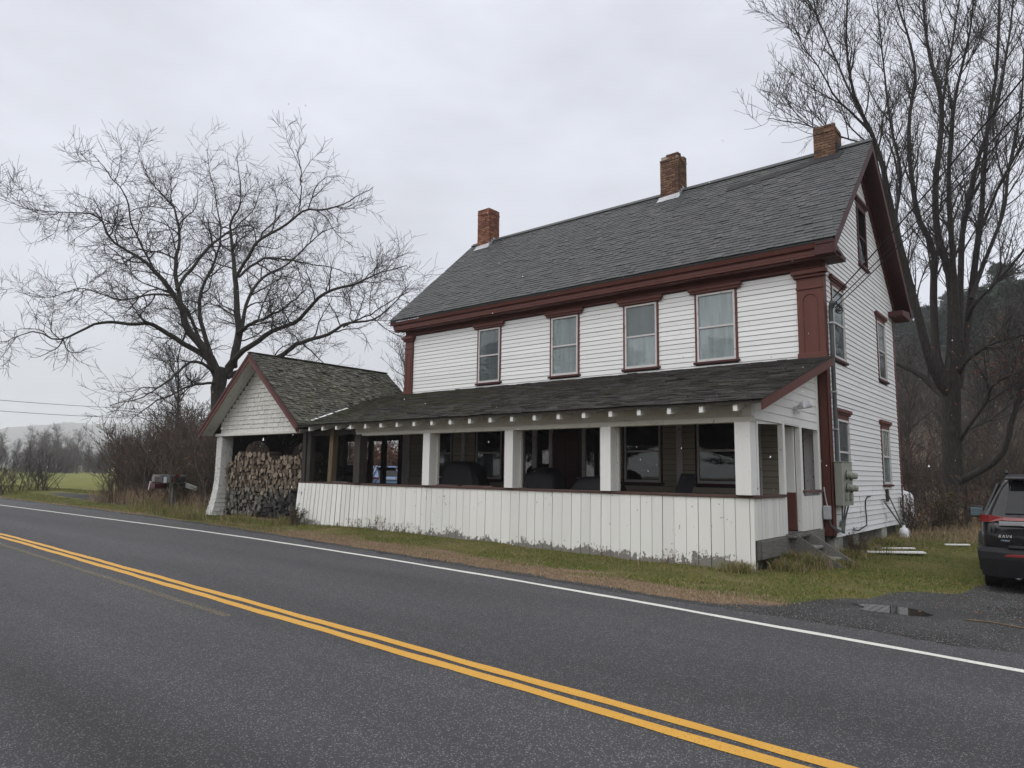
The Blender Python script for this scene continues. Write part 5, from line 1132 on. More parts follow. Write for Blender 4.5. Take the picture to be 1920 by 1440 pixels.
# fallen leaves
x, y = field(9000, -40, -.3, 8.3, 28, lambda x, y: (y-edge_y(x) > -.1) & (g.random(len(x)) < .5+.5*(y > 19)))
pts = np.stack([x, y, G(x, y)+.02], -1); n = len(pts); a = g.random(n)*6.28; aa = np.stack([np.cos(a), np.sin(a), g.normal(0, .25, n)], -1); bb = np.stack([-np.sin(a), np.cos(a), g.normal(0, .25, n)], -1); sz = (g.uniform(.012, .034, n))[:, None]
lo_ = obj('fallen_leaves', mesh_np('fallen_leaves', np.stack([pts, pts+aa*sz+bb*sz*.6, pts+aa*2*sz, pts+aa*sz-bb*sz*.6], 1), np.arange(n*4).reshape(-1, 4)), MAT['leaf_brown']); tag(lo_, 'brown fallen leaves scattered over verge and yard', 'leaves', kind='stuff')
# loose stones on the drive and the crumbling pavement edge
x, y = field(26000, -3.6, .3, 8.2, 13.6, lambda x, y: isdrive(x, y) & (((x+1.85)/.75)**2+((y-9.85)/.36)**2 > 1)); xe = g.uniform(-24, -1, 3000); ye = edge_y(xe)+g.normal(.08, .09, 3000); x = np.r_[x, xe]; y = np.r_[y, ye]; n = len(x); z = np.maximum(G(x, y), -.0)
s = g.uniform(.004, .011, n); base = np.array([(1, 0, 0), (-.4, .9, 0), (-.5, -.8, 0), (.1, .1, .8)]); V = np.stack([x, y, z], -1)[:, None]+base[None]*s[:, None, None]*g.uniform(.6, 1.3, (n, 4, 1))
F = (np.array([(0, 1, 3), (1, 2, 3), (2, 0, 3)])[None]+(np.arange(n)*4)[:, None, None]).reshape(-1, 3); so_ = obj('gravel', mesh_np('gravel', V, F), leafm('loose_stone', [(0, (.04, .04, .04)), (.7, (.11, .11, .105)), (1, (.2, .195, .19))])); tag(so_, 'loose grey gravel on the drive and pavement edge', 'gravel', kind='stuff')

# ------------------------------------------------------------------ things on the walls and in the yard
mb_ = empty('meter_bank', (-4.05, 15.9, 1.0)); tag(mb_, 'grey four-gang electric meter box with glass meters on the house corner', 'meter box')
MB().box(-4.14, -3.98, 15.62, 16.42, 1.02, 1.92).build('cabinet', MAT['metergrey'], mb_, bev=.012)
for i, (yy, zz) in enumerate(((15.86, 1.66), (16.2, 1.64), (15.86, 1.40), (16.2, 1.38))):
    m = MB(); ring = [(yy+.085*math.cos(a), zz+.085*math.sin(a)) for a in np.linspace(0, 6.283, 17)[:-1]]
    d = MB().tube([(-3.98, yy, zz), (-3.93, yy, zz)], .088, 18).build('meter_ring', MAT['metergrey'], mb_, sm=False)
    MB().tube([(-3.929, yy, zz), (-3.86, yy, zz), (-3.83, yy, zz)], [.07, .07, .055], 18).build('meter_glass', MAT['metergrey'], d); MB().tube([(-3.955, yy, zz), (-3.94, yy, zz)], .098, 18).build('meter_band', MAT['dark'], d)
for yy in (15.82, 16.18): MB().box(-3.979, -3.93, yy-.06, yy+.06, 1.13, 1.27).build('breaker_cover', MAT['metergrey'], mb_, bev=.01)
MB().box(-4.15, -3.97, 15.61, 16.43, 1.921, 1.94).build('cap', MAT['metergrey'], mb_)
cn = empty('service_conduit', (-4.12, 15.72, 1.94)); tag(cn, 'dark grey service conduit with weatherhead running up the house corner', 'conduit')
MB().tube([(-4.10, 15.76, 1.945), (-4.10, 15.76, 5.22), (-4.08, 15.76, 5.30)], .045, 12).build('pipe', MAT['pvc'], cn); MB().tube([(-4.09, 15.76, 5.25), (-4.05, 15.74, 5.36), (-3.97, 15.72, 5.33)], [.06, .075, .04], 12).build('weatherhead', MAT['pvc'], cn)
for z in (2.6, 3.4, 4.9): MB().box(-4.163, -4.05, 15.69, 15.83, z, z+.035).build('clamp', MAT['metal'], cn)
for k in range(3):
    pts = [(-3.97, 15.72, 5.33)]; 
    for j in range(1, 9): a = j*.7+k; pts.append((-3.93+.05*math.sin(a*1.3), 15.75+.13*math.sin(a)+.04*k, 5.28-.16*abs(math.sin(j*.39))+.02*k))
    MB().tube(pts, .011, 5).build('drip_loop', MAT['black'], cn)
uj = empty('utility_box', (-4.3, 15.45, .8)); tag(uj, 'small light grey utility box with cables below the meters', 'box')
MB().box(-4.335, -4.20, 15.40, 15.60, .74, 1.02).build('box', MAT['plastic_lt'], uj, bev=.02); MB().tube([(-4.27, 15.5, 1.02), (-4.3, 15.48, 1.25), (-4.32, 15.5, 1.4)], .012, 6).build('cable', MAT['plastic_lt'], uj)
for k in range(3): MB().tube([(-4.05+.03*k, 15.78+.12*k, 1.02), (-4.06, 15.78+.1*k, .72), (-4.05, 15.70+.06*k, .52-.03*k), (-4.10, 15.56, .48+.03*k), (-4.22, 15.52, .62), (-4.25, 15.5, .74)], .017, 7).build('cable', MAT['pvc'], uj)
MB().box(-4.155, -4.09, 15.98, 16.16, .58, .70).build('junction_box', MAT['metergrey'], uj, bev=.01)
fl = empty('floodlight', (-4.36, 13.95, 2.95)); tag(fl, 'white twin floodlight on the clapboard above the porch end door', 'lamp')
MB().tube([(-4.345, 13.92, 2.93), (-4.31, 13.92, 2.93)], .055, 14).build('base', MAT['white_enamel'], fl)
for dy, dz, tgt in ((-.02, .03, (-4.16, 13.86, 2.99)), (.05, .0, (-4.10, 14.12, 3.02))): MB().tube([(-4.31, 13.92+dy, 2.93+dz), (-4.25, 13.93+dy*2, 2.95+dz), Vector(tgt)-Vector((.02, .0, 0)), tgt], [.02, .035, .075, .078], 14).build('lamp_head', MAT['white_enamel'], fl)
MB().box(-4.345, -4.25, 13.86, 13.94, 2.82, 2.88).build('sensor', MAT['white_enamel'], fl, bev=.01)
# service drop wires from the pole out of view
for k, (yy, px, py) in enumerate(((5.45, 1920, 105), (5.33, 1920, 160), (5.25, 1920, 178))):
    a = np.array((-4.02, 15.68+.06*k, yy)); b = at(px, py, 9.5); e = a+(b-a)*2.2; pts = []
    for s in np.linspace(0, 1, 24): q = a+(e-a)*s; q[2] -= 4*.28*s*(1-s)-0.0; pts.append(q)
    q0 = a+(e-a)*.4545
    o = MB().tube(pts, .010 if k else .013, 5).build('service_wire', MAT['black']); tag(o, ['uppermost of the three service wires leaving the weatherhead', 'middle of the three service wires leaving the weatherhead', 'lowest of the three service wires leaving the weatherhead'][k], 'wire')
for k, (ya, yb) in enumerate(((725, 768), (748, 784))):
    a = at(-260, ya, 50); b = at(420, yb, 95); o = MB().tube([a+(b-a)*s+np.array((0, 0, -2.2*s*(1-s))) for s in np.linspace(0, 1, 20)], .022, 5).build('utility_wire', MAT['black']); tag(o, ['upper of the two utility wires crossing the sky over the field', 'lower of the two utility wires crossing the sky over the field'][k], 'wire')
# hose on the gable wall
o = MB().tube([(-4.165, 18.75, 1.16), (-4.16, 18.45, 1.16), (-4.155, 18.22, 1.08), (-4.155, 18.18, .9), (-4.15, 18.22, .68), (-4.15, 18.2, .5), (-4.15, 17.9, .47), (-4.14, 17.4, .42), (-4.13, 16.9, .46)], .013, 7).build('wall_cable', MAT['black']); tag(o, 'black cable drooping down the lower gable clapboards', 'cable')
# gas tank
gt = empty('gas_tank', (-4.55, 23.9, .1)); tag(gt, 'white upright gas tank behind the back corner of the house', 'tank')
MB().lathe((-4.52, 23.9, .15), [(.10, 0), (.36, .03), (.38, .12), (.385, .85), (.37, .95), (.30, 1.04), (.16, 1.09), (.02, 1.1)], 28).build('body', MAT['white_enamel'], gt, sm=True); MB().lathe((-4.52, 23.9, 1.2), [(.13, 0), (.135, .12), (.11, .13), (.10, .13)], 16).build('valve_collar', MAT['white_enamel'], gt); MB().lathe((-4.52, 23.9, .02), [(.30, 0), (.30, .14), (.28, .15)], 20).build('foot_ring', MAT['metal'], gt)
MB().tube([(-4.40, 23.8, 1.3), (-4.2, 23.6, 1.25), (-4.15, 23.5, 1.0), (-4.16, 23.3, .5), (-4.3, 22.7, .45)], .012, 6).build('gas_hose', MAT['black'], gt)
# tools and jug leaning on the wall
sv = empty('shovel', (-3.9, 20.9, .05)); tag(sv, 'old shovel leaning on the lower gable clapboards', 'shovel')
MB().tube([(-4.13, 20.0, 1.02), (-3.9, 21.0, .28)], .02, 8).build('handle', MAT['grey_wood'], sv); MB().tube([(-4.16, 19.93, 1.06), (-4.10, 20.08, 1.05)], .016, 6).build('grip', MAT['dark_wood'], sv)
MB().hexa([(-3.92, 20.92, .30), (-3.80, 21.05, .30), (-3.72, 21.25, .05), (-3.86, 21.10, .03), (-3.93, 20.91, .31), (-3.81, 21.04, .31), (-3.73, 21.24, .06), (-3.87, 21.09, .04)]).build('blade', MAT['metal'], sv)
rk_ = empty('rake', (-3.95, 21.3, .05)); tag(rk_, 'dark handled tool leaning beside the shovel', 'tool'); MB().tube([(-4.15, 20.5, 1.25), (-3.92, 21.5, .08)], .016, 8).build('handle', MAT['grey_wood'], rk_); MB().box(-4.18, -4.12, 20.43, 20.60, 1.0, 1.32).build('head', MAT['dark_wood'], rk_, bev=.01)
jg = empty('jug', (-3.85, 20.75, .04)); tag(jg, 'translucent white plastic jug on the ground by the shovel', 'jug'); MB().lathe((-3.85, 20.75, .04), [(.10, 0), (.12, .03), (.12, .20), (.09, .27), (.035, .31), (.035, .35)], 18).build('body', MAT['white_enamel'], jg, sm=True); MB().tube([(-3.78, 20.72, .28), (-3.73, 20.70, .24), (-3.74, 20.71, .17)], .012, 6).build('handle', MAT['white_enamel'], jg)
for k, (a, b, wv, lb) in enumerate((((-3.75, 16.35), (-2.75, 16.75), .28, 'white painted board lying flat on the yard grass'), ((-3.75, 17.1), (-3.1, 17.65), .12, 'thin pale lath lying behind the flat white board'), ((-3.95, 16.85), (-3.75, 17.2), .26, 'short grey board end lying near the foundation'), ((-2.7, 19.0), (-2.25, 19.2), .14, 'small pale scrap of wood farther out on the grass'))):
    z = float(G(*a))+.04; o = MB().bar((*a, z), (*b, float(G(*b))+.055), wv, .025).build('loose_board', MAT['post_white'] if k != 2 else MAT['grey_wood'], bev=.004); tag(o, lb, 'board')
o = MB().tube([(-1.2, 9.62, .02), (-.95, 9.60, .03), (-.62, 9.50, .02)], .008, 5).build('stick', MAT['brown_wood']); tag(o, 'thin pale stick lying on the gravel drive', 'stick')
# mailboxes --------------------------------------------------------------
ms = empty('mailbox_stand', (-26.0, 11.95, .2)); tag(ms, 'weathered wooden post and crossboard carrying the mailboxes', 'stand')
MB().box(-26.08, -25.94, 11.98, 12.12, .0, 1.06).build('post', MAT['grey_wood_x'], ms, bev=.006); MB().bar((-26.6, 12.0, 1.03), (-26.02, 12.03, .55), .05, .05).build('brace', MAT['grey_wood'], ms); MB().box(-27.1, -25.35, 11.85, 12.2, 1.061, 1.10).build('crossboard', MAT['dark_wood'], ms)
def mailbox(x, c, lb, flag=False, panel=None, L=.55, wd=.23, tilt=0):
    t_ = empty('mailbox', (x, 12.0, 1.101)); t_.rotation_euler = (tilt, 0, 0); tag(t_, lb, 'mailbox'); r_ = wd/2; sec = [(-r_, 0), (r_, 0), (r_, .15)]+[(r_*math.cos(a), .15+r_*math.sin(a)) for a in np.linspace(.3, math.pi-.3, 7)]+[(-r_, .15)]
    MB().prism([(p, -.38, q) for p, q in sec], (0, L, 0)).build('body', c, t_, world=False); MB().prism([(p*1.04, -.395, q*1.02) for p, q in sec], (0, .014, 0)).build('door', c, t_, world=False)
    if flag: MB().box(r_+.002, r_+.010, -.2, -.17, .05, .26).box(r_+.002, r_+.010, -.2, -.06, .20, .27).build('flag', plain('red_flag', (.16, .012, .014), .5), t_, world=False)
    if panel:
        for y0, y1 in panel: MB().box(r_+.001, r_+.006, y0, y1, -.02, .19).build('white_panel', MAT['white_enamel'], t_, world=False)
    return t_
dg = plain('dark_mailbox_enamel', (.012, .016, .014), .4, .2, 5, .5); mailbox(-25.55, dg, 'black mailbox with red flag at the right end of the stand', True)
mq = mailbox(-26.1, plain('slate_mailbox_enamel', (.028, .034, .04), .45), 'dark grey mailbox with white panels in the middle of the stand', False, ((-.36, -.24), (-.02, .06))); mailbox(-26.75, plain('white_mailbox_enamel', (.16, .155, .14), .5), 'dull grey mailbox at the left end of the stand')
nb_ = empty('newspaper_tube', (-26.6, 11.7, .9)); tag(nb_, 'dark red newspaper box hanging under the left mailboxes', 'newspaper box'); MB().box(-26.9, -26.45, 11.55, 12.0, .86, 1.04).build('body', plain('maroon_box', (.055, .013, .015), .5), nb_, bev=.01); MB().prism([(-26.95, 11.53, .80), (-26.95, 11.66, 1.1), (-26.9, 11.56, 1.12)], (.04, 0, 0)).build('torn_flap', MAT['white_enamel'], nb_)
nb2 = empty('newspaper_tube', (-25.4, 12.3, .9)); tag(nb2, 'tilted grey newspaper tube hanging at the right of the stand', 'newspaper box'); MB().bar((-25.45, 12.12, 1.04), (-25.15, 12.5, .86), .16, .16).build('body', MAT['metergrey'], nb2, bev=.02); MB().bar((-25.5, 12.05, 1.06), (-25.4, 12.2, .98), .18, .18).build('rim', MAT['dark'], nb2)

# ------------------------------------------------------------------ things on the porch
def cover(name, cx_, cy_, w_, d_, h_, label, seed, shoulder=.62, parent_z=FZ):
    r_ = random.Random(seed); K = 40; rows = []; lv = [(0, 1.0), (.2, .98), (.45, .95), (shoulder, .92), (shoulder+.10, .80), (.9, .70), (.97, .55), (1.0, .30), (1.0, .02)]
    m = MB(); b = 0
    for q, (zz, s) in enumerate(lv):
        for j in range(K):
            a = 2*math.pi*j/K; ca, sa = math.cos(a), math.sin(a); e = .45; X = math.copysign(abs(ca)**e, ca)*w_/2; Y = math.copysign(abs(sa)**e, sa)*d_/2
            sx_ = s if zz < shoulder else s; fold = 1+(.055*math.sin(a*7+seed)+.05*math.sin(a*13+seed*2)+.03*math.sin(a*23+seed))*(1.05-zz)+.012*math.sin(a*5+zz*9)
            m.v.append((cx_+X*sx_*fold, cy_+Y*(s*.5+.5)*fold*(1 if q < 8 else .05), parent_z+h_*zz+.012*math.sin(a*3+seed)*(zz > .5)))
    for q in range(len(lv)-1):
        for j in range(K): m.f.append((q*K+j, q*K+(j+1) % K, (q+1)*K+(j+1) % K, (q+1)*K+j))
    o = m.build(name, MAT['tarp'], sm=True); tag(o, label, 'covered grill'); return o
cover('covered_grill', -13.0, 13.75, 1.55, .7, 1.33, 'large black covered grill left of the second white porch post', 3)
cover('covered_grill', -10.25, 13.7, 1.05, .65, 1.18, 'boxy dark covered grill right of the third porch post', 7, .8)
cover('covered_grill', -8.55, 13.4, 1.35, .65, .98, 'low dark covered grill behind the fourth porch post', 11, .75)
ch = empty('folding_chair', (-6.6, 13.5, FZ)); tag(ch, 'black sling chair showing its tall back above the porch rail', 'chair')
MB().hexa([(-6.86, 13.55, 1.0), (-6.40, 13.45, 1.0), (-6.40, 13.50, 1.02), (-6.86, 13.6, 1.02), (-6.70, 13.75, 1.64), (-6.30, 13.66, 1.64), (-6.30, 13.70, 1.645), (-6.70, 13.79, 1.645)]).build('backrest', MAT['tarp'], ch, bev=.02)
MB().hexa([(-6.85, 13.0, .98), (-6.35, 12.95, .98), (-6.40, 13.5, .97), (-6.86, 13.6, .97), (-6.85, 13.0, 1.01), (-6.35, 12.95, 1.01), (-6.40, 13.5, 1.0), (-6.86, 13.6, 1.0)]).build('seat', MAT['tarp'], ch)
for a, b in (((-6.85, 13.0, 1.0), (-6.85, 13.5, FZ)), ((-6.36, 12.95, 1.0), (-6.38, 13.45, FZ)), ((-6.86, 13.55, 1.0), (-6.86, 13.0, FZ)), ((-6.40, 13.48, 1.0), (-6.38, 12.95, FZ))): MB().tube([a, b], .014, 6).build('leg', MAT['black'], ch)

# ------------------------------------------------------------------ cars
def car(name, loc, rz, paint, label, badge=False):
    t_ = empty(name, loc, rz); tag(t_, label, 'car'); W = .925
    # stations: y, z bottom, belt z, roof z (top), half width at belt, half width at roof
    st = [(-.98, .50, .78, .80, .66, .60), (-.96, .42, .90, .97, .78, .70), (-.90, .34, 1.0, 1.06, .86, .74), (-.80, .30, 1.05, 1.14, .905, .72), (-.62, .28, 1.06, 1.40, .92, .66), (-.46, .27, 1.06, 1.60, .925, .62), (-.30, .27, 1.06, 1.665, .925, .60), (.2, .26, 1.05, 1.69, .925, .61), (.9, .26, 1.03, 1.69, .925, .62), (1.35, .26, 1.02, 1.64, .925, .62), (1.75, .26, 1.01, 1.42, .92, .64), (2.2, .26, 1.0, 1.10, .91, .72), (2.5, .27, .97, 1.03, .90, .72), (3.1, .28, .92, .98, .87, .68), (3.45, .30, .82, .88, .80, .60), (3.60, .36, .66, .70, .66, .50), (3.64, .44, .58, .60, .5, .4)]
    m = MB(); K = None
    for y, zb, ze, zr, wb, wr in st:
        half = [(wb*.80, zb), (wb*.96, zb+.06), (wb*1.0, zb+(ze-zb)*.45), (wb*1.0, ze-.12*(ze-zb)), (wb*.97, ze), (wb*.55+wr*.45, ze+(zr-ze)*.35), (wr*1.06, ze+(zr-ze)*.85), (wr*.86, zr), (wr*.4, zr+.012)]
        ring = [(-x, y, z) for x, z in half]+[(x, y, z) for x, z in half[::-1]]; K = len(ring); m.v += ring
    n = len(st)
    for i in range(n-1):
        for j in range(K): m.f.append((i*K+j, (i+1)*K+j, (i+1)*K+(j+1) % K, i*K+(j+1) % K))
    m.f.append(tuple(range(K))); m.f.append(tuple((n-1)*K+j for j in range(K-1, -1, -1)))
    body = m.build('body', paint, t_, world=False, sm=True); sd = body.modifiers.new('sub', 'SUBSURF'); sd.levels = 1; sd.render_levels = 2
    blk = MAT['car_plastic']; gl = MAT['car_glass']
    def B(nm, pts, mat, bev=0, par=t_): o = MB().hexa(pts).build(nm, mat, par, world=False, bev=bev); return o
    # rear window, side windows
    B('rear_window', [(-.62, -.845, 1.13), (.62, -.845, 1.13), (.62, -.80, 1.13), (-.62, -.80, 1.13), (-.52, -.50, 1.585), (.52, -.50, 1.585), (.52, -.45, 1.585), (-.52, -.45, 1.585)], gl, .01)
    B('spoiler', [(-.60, -.66, 1.60), (.60, -.66, 1.60), (.58, -.30, 1.64), (-.58, -.30, 1.64), (-.60, -.66, 1.64), (.60, -.66, 1.64), (.58, -.30, 1.69), (-.58, -.30, 1.69)], paint, .015)
    for s in (-1, 1):
        B('side_window', [(s*.905, -.45, 1.09), (s*.905, 1.75, 1.06), (s*.86, 1.75, 1.06), (s*.86, -.45, 1.09), (s*.70, -.25, 1.55), (s*.70, 1.15, 1.57), (s*.66, 1.15, 1.57), (s*.66, -.25, 1.55)], gl, .01)
        # tail light wraps the corner
        tm_ = MB(); tp = [(.935, -.55), (.925, -.76), (.83, -.905), (.66, -.985), (.36, -1.02)]
        for (xa, ya), (xb, yb) in zip(tp[:-1], tp[1:]):
            zt = lambda q: (1.005 if q > .8 else 1.04, 1.10 if q > .8 else 1.082)
            (a0, a1), (b0, b1) = zt(xa), zt(xb)
            tm_.hexa([(s*xa, ya, a0), (s*xb, yb, b0), (s*(xb-.06), yb+.08, b0), (s*(xa-.08), ya+.05, a0), (s*(xa-.012), ya+.012, a1), (s*xb, yb+.015, b1), (s*(xb-.06), yb+.08, b1), (s*(xa-.08), ya+.05, a1)])
        tl = tm_.build('tail_light', MAT['tail_red'], t_, world=False)
        B('reversing_lens', [(s*.70, -.985, .965), (s*.36, -1.03, .975), (s*.36, -.96, .975), (s*.70, -.88, .965), (s*.70, -.98, 1.025), (s*.36, -1.025, 1.028), (s*.36, -.96, 1.028), (s*.70, -.88, 1.025)], MAT['lens'], .006, tl)
        # roof rails
        MB().tube([(s*.56, -.35, 1.69), (s*.57, -.2, 1.735), (s*.57, 1.0, 1.74), (s*.58, 1.2, 1.67)], .02, 8).build('roof_rail', blk, t_, world=False)
        # mirror
        mi = MB().lathe((s*1.02, 1.62, 1.06), [(.03, -.10), (.10, -.085), (.125, -.02), (.12, .06), (.07, .10), (.01, .105)], 14).build('mirror', blk, t_, world=False, sm=True)
        B('mirror_glass', [(s*.93, 1.49, .99), (s*1.11, 1.50, .985), (s*1.11, 1.51, .985), (s*.93, 1.50, .99), (s*.93, 1.49, 1.12), (s*1.11, 1.50, 1.125), (s*1.11, 1.51, 1.125), (s*.93, 1.50, 1.12)], MAT['mirror'], .02, mi); MB().tube([(s*.88, 1.68, 1.0), (s*1.02, 1.64, 1.03)], .03, 8).build('mirror_arm', blk, mi, world=False)
        # headlights
        B('headlight', [(s*.82, 3.28, .80), (s*.45, 3.58, .76), (s*.45, 3.5, .76), (s*.80, 3.2, .80), (s*.82, 3.26, .90), (s*.45, 3.54, .84), (s*.45, 3.46, .84), (s*.80, 3.2, .90)], MAT['lens'], .01)
        B('reflector', [(s*.72, -1.035, .545), (s*.42, -1.05, .545), (s*.42, -1.0, .545), (s*.72, -.98, .545), (s*.70, -1.035, .585), (s*.40, -1.05, .585), (s*.40, -1.0, .585), (s*.70, -.98, .585)], MAT['tail_red'], .004)
        for yw in (0.0, 2.69):
            wh = MB().tube([(s*.70, yw, .36), (s*.72, yw, .36), (s*.91, yw, .36), (s*.93, yw, .36)], [.33, .36, .36, .33], 30).build('wheel', MAT['tyre'], t_, world=False)
            MB().tube([(s*.931, yw, .36), (s*.945, yw, .36)], [.24, .22], 24).build('rim', MAT['metal'], wh, world=False)
            ar = []; 
            for a in np.linspace(-.15, math.pi+.15, 14): ar.append((s*.93, yw+.43*math.cos(a), .36+.43*math.sin(a)))
            MB().tube(ar, .05, 6).build('arch_trim', blk, t_, world=False)
    # bumper and cladding
    bp = MB(); secs = [(-.93, .98), (-.72, 1.045), (0, 1.07), (.72, 1.045), (.93, .98)]
    prof = [(.0, .26), (.03, .40), (.05, .50), (.05, .60), (.0, .66), (-.10, .66), (-.10, .26)]; kk = len(prof)
    full = [(-.94, -.50, .0), (-.93, -.86, .0), (-.74, -.985, .0), (0, -1.01, 0), (.74, -.985, 0), (.93, -.86, 0), (.94, -.50, 0)]
    for x, y, _ in full:
        dn = Vector((x*.25, -1 if abs(x) < .9 else -.5, 0)); dn = Vector((math.copysign(1, x) if abs(x) > .93 else (x*.9 if abs(x) > .8 else x*.1), -1 if abs(x) < .92 else (-.6 if abs(x) < .935 else 0), 0)).normalized()
        for o_, z in prof: bp.v.append((x+dn.x*o_, y+dn.y*o_, z))
    for i in range(len(full)-1):
        for j in range(kk): bp.f.append((i*kk+j, i*kk+(j+1) % kk, (i+1)*kk+(j+1) % kk, (i+1)*kk+j))
    bp.build('bumper', blk, t_, world=False, sm=False, bev=.008)
    B('tailgate_trim', [(-.62, -1.03, .665), (.62, -1.03, .665), (.62, -.95, .665), (-.62, -.95, .665), (-.60, -1.02, .70), (.60, -1.02, .70), (.60, -.95, .70), (-.60, -.95, .70)], blk, .006)
    B('chrome_bar', [(-.44, -1.03, .975), (.44, -1.03, .975), (.44, -.96, .975), (-.44, -.96, .975), (-.36, -1.02, 1.015), (.36, -1.02, 1.015), (.36, -.96, 1.015), (-.36, -.96, 1.015)], MAT['metal'], .006)
    ex = MB().tube([(-.52, -.75, .30), (-.52, -1.0, .29)], .048, 16, cap=False).tube([(-.52, -.75, .30), (-.52, -.99, .29)], .040, 16, cap=True).build('exhaust', MAT['metal'], t_, world=False)
    B('underbody', [(-.85, -.8, .2), (.85, -.8, .2), (.85, 3.3, .2), (-.85, 3.3, .2), (-.85, -.8, .5), (.85, -.8, .5), (.85, 3.3, .5), (-.85, 3.3, .5)], MAT['tyre'])
    B('antenna_fin', [(-.03, -.2, 1.69), (.03, -.2, 1.69), (.02, .05, 1.69), (-.02, .05, 1.69), (-.012, -.2, 1.77), (.012, -.2, 1.77), (.004, -.02, 1.71), (-.004, -.02, 1.71)], paint)
    if badge:
        for txt, x, z, sz, mt in (('RAV4', -.72, .80, .060, 'metal_bright'), ('HYBRID', -.69, .755, .026, 'badge_blue')):
            cu = bpy.data.curves.new('badge', 'FONT'); cu.body = txt; cu.size = sz; cu.extrude = .003; cu.space_character = 1.15; cu.shear = .2
            tmp = bpy.data.objects.new('badge_tmp', cu); COL.objects.link(tmp); bpy.context.view_layer.update()
            bm_ = bpy.data.meshes.new_from_object(tmp.evaluated_get(bpy.context.evaluated_depsgraph_get())); bpy.data.objects.remove(tmp)
            bm_.materials.clear(); o = obj('badge_lettering', bm_, MAT[mt], t_, world=False); o.location = (x, -1.0, z); o.rotation_euler = (R(90-6), 0, R(-10))
    return t_
def carpaint(name, c, rough=.25):
    t = MT(name, rough, .5); n = t.noise(6, 5, .7); t.col(t.mix(t.rng(n, .5, .8, 0, .2), c, tuple(x*.8+.012 for x in c))); t.b.inputs['Coat Weight'].default_value = .55; t.b.inputs['Coat Roughness'].default_value = .04; t.b.inputs['Specular IOR Level'].default_value = .15; t.rgh(t.rng(n, .3, .7, rough, rough+.15)); return t.m
MAT['car_plastic'] = plain('black_bumper_plastic', (.012, .0125, .014), .55, .15, 8, .22); MAT['car_glass'] = plain('tinted_car_glass', (.008, .009, .010), .05, .05, 3, .35); MAT['tail_red'] = plain('tail_light_red', (.17, .008, .008), .15, .1, 8, .7)
MAT['mirror'] = plain('mirror_glass', (.12, .17, .20), .08, .03, 2, .6, .3); MAT['lens'] = plain('clear_lamp_lens', (.25, .25, .26), .15, .1, 8, .7); MAT['tyre'] = plain('tyre_rubber', (.012, .012, .012), .85, .2, 20); MAT['metal_bright'] = plain('chrome_letter', (.75, .76, .78), .2, .05, 3, .5, .8); MAT['badge_blue'] = plain('pale_blue_badge', (.45, .55, .72), .3)
car('parked_suv', (-.42, 13.05, .0), R(4.5), carpaint('black_car_paint', (.004, .004, .005)), 'black wet sport utility vehicle parked on the drive, cut by the right edge', True)
car('parked_car', (-29.3, 24.6, .2), R(78), carpaint('pale_blue_car_paint', (.18, .27, .46), .3), 'pale blue car parked behind the woodshed, seen through its open back')

# ------------------------------------------------------------------ far hill, snow, haze
V_, F_, o4 = [], [], 0
gw = np.random.default_rng(8)
for i in range(34):
    me = (pines[i % 2] if i % 3 else bareA[i % 4])[1]; a_ = np.zeros(len(me.vertices)*3, np.float32); me.vertices.foreach_get('co', a_); a_ = a_.reshape(-1, 3); lf = np.zeros(len(me.polygons)*4, np.int32); me.loops.foreach_get('vertex_index', lf)
    s_ = gw.uniform(.8, 1.25); x_ = -62+i*2.9+gw.uniform(-1, 1); y_ = gw.uniform(-30, -17); th_ = gw.uniform(0, 6.28); c_0, s_0 = math.cos(th_), math.sin(th_)
    V_.append(np.stack([(a_[:, 0]*c_0-a_[:, 1]*s_0)*s_+x_, (a_[:, 0]*s_0+a_[:, 1]*c_0)*s_+y_, a_[:, 2]*s_], -1)); F_.append(lf.reshape(-1, 4)+o4); o4 += len(a_)
o = obj('roadside_wood', mesh_np('roadside_wood', np.concatenate(V_), np.concatenate(F_)), MAT['needle']); tag(o, 'dark wood across the road, mirrored dimly in the window panes', 'wood', kind='stuff')
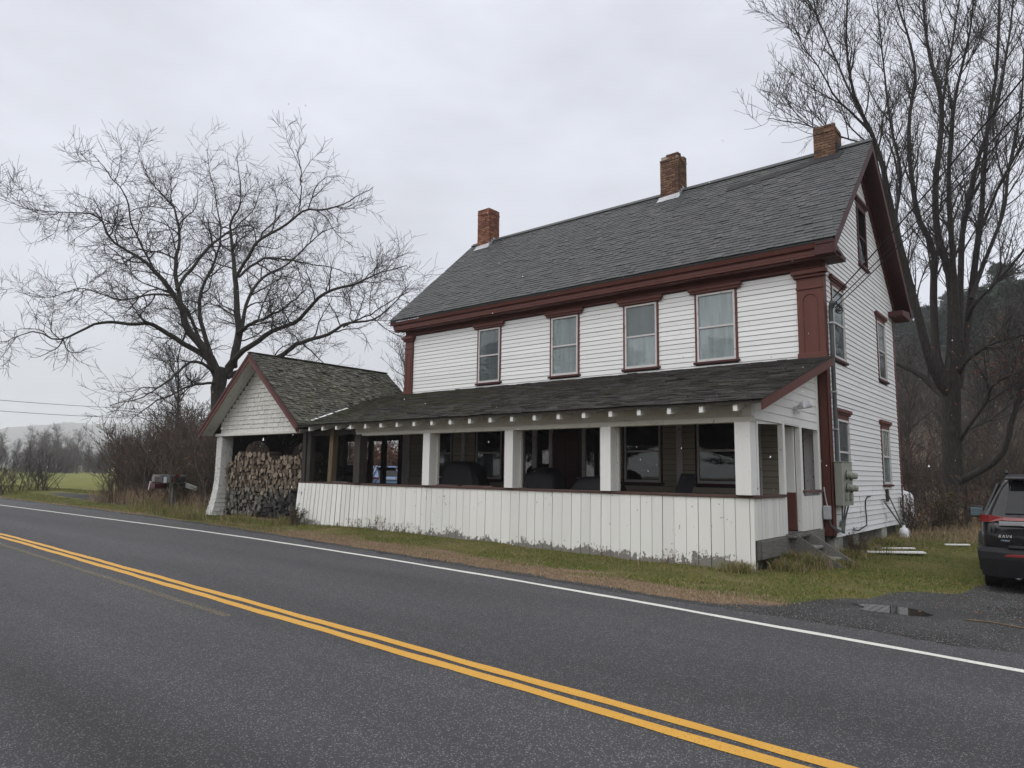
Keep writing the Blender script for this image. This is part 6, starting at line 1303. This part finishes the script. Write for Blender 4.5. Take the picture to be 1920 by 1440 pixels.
def far_hill():
    xs = np.linspace(-380, 900, 160); rows = 14; V = []
    for j in range(rows):
        s = j/(rows-1); prof_ = math.sin(math.pi*min(1, s*1.0))
        for px in xs:
            dep = 1800+320*(s-.5)*2*.9; p = at(px, 880, dep); g_ = (px-330)/520; hh = 1.8*(26+44*math.exp(-g_*g_)+2.2*math.sin(px*.021)+1.2*math.sin(px*.057+1))
            hh += (random.uniform(-1.4, 3.2) if 0 < j < rows-1 else 0); z = -3+hh*prof_; V.append((p[0], p[1], z))
    n = len(xs); F = [(j*n+i, j*n+i+1, (j+1)*n+i+1, (j+1)*n+i) for j in range(rows-1) for i in range(n-1)]
    me = bpy.data.meshes.new('hill'); me.from_pydata(V, [], F); me.update(); t = MT('wooded_hill', .95, .1); t.col(t.ramp(t.noise(.05, 6, .75), [(.3, (.035, .032, .028)), (.7, (.085, .075, .062))])); o = obj('hill', me, t.m); o['kind'] = 'structure'
far_hill()
g = np.random.default_rng(4); n = 200; px = g.uniform(0, 1920, n); py = g.uniform(150, 930, n); dep = g.uniform(3.0, 13, n); C_ = CAM+(FW+RT*((px-960)/FPX)[:, None]-UP*((py-720)/FPX)[:, None])*dep[:, None]; k = C_[:, 2] > .1; C_ = C_[k]; n = len(C_)
s = g.uniform(.0025, .0055, n)[:, None, None]; tet = np.array([(1, 0, -.6), (-.5, .87, -.6), (-.5, -.87, -.6), (0, 0, 1.4)]); rotz = g.normal(size=(n, 4, 3))*.25; V = C_[:, None]+(tet[None]+rotz)*s
F = (np.array([(0, 2, 1), (0, 1, 3), (1, 2, 3), (2, 0, 3)])[None]+(np.arange(n)*4)[:, None, None]).reshape(-1, 3)
o = obj('snowflakes', mesh_np('snowflakes', V, F), plain('snow', (.9, .9, .92), .8, .02)); tag(o, 'sparse white snowflakes drifting down before the house', 'snow', kind='stuff')
hz = MB().box(-3450, 620, -620, 2650, -6, 130); hzm = bpy.data.materials.new('haze_air'); hzm.use_nodes = True; nt_ = hzm.node_tree; nt_.nodes.clear(); out = nt_.nodes.new('ShaderNodeOutputMaterial'); pvn = nt_.nodes.new('ShaderNodeVolumePrincipled')
pvn.inputs['Color'].default_value = (.93, .95, 1.0, 1); pvn.inputs['Density'].default_value = .00048; nt_.links.new(pvn.outputs[0], out.inputs['Volume'])
ho = hz.build('haze', hzm); tag(ho, 'thin grey snow haze filling the valley air', 'haze', kind='stuff')
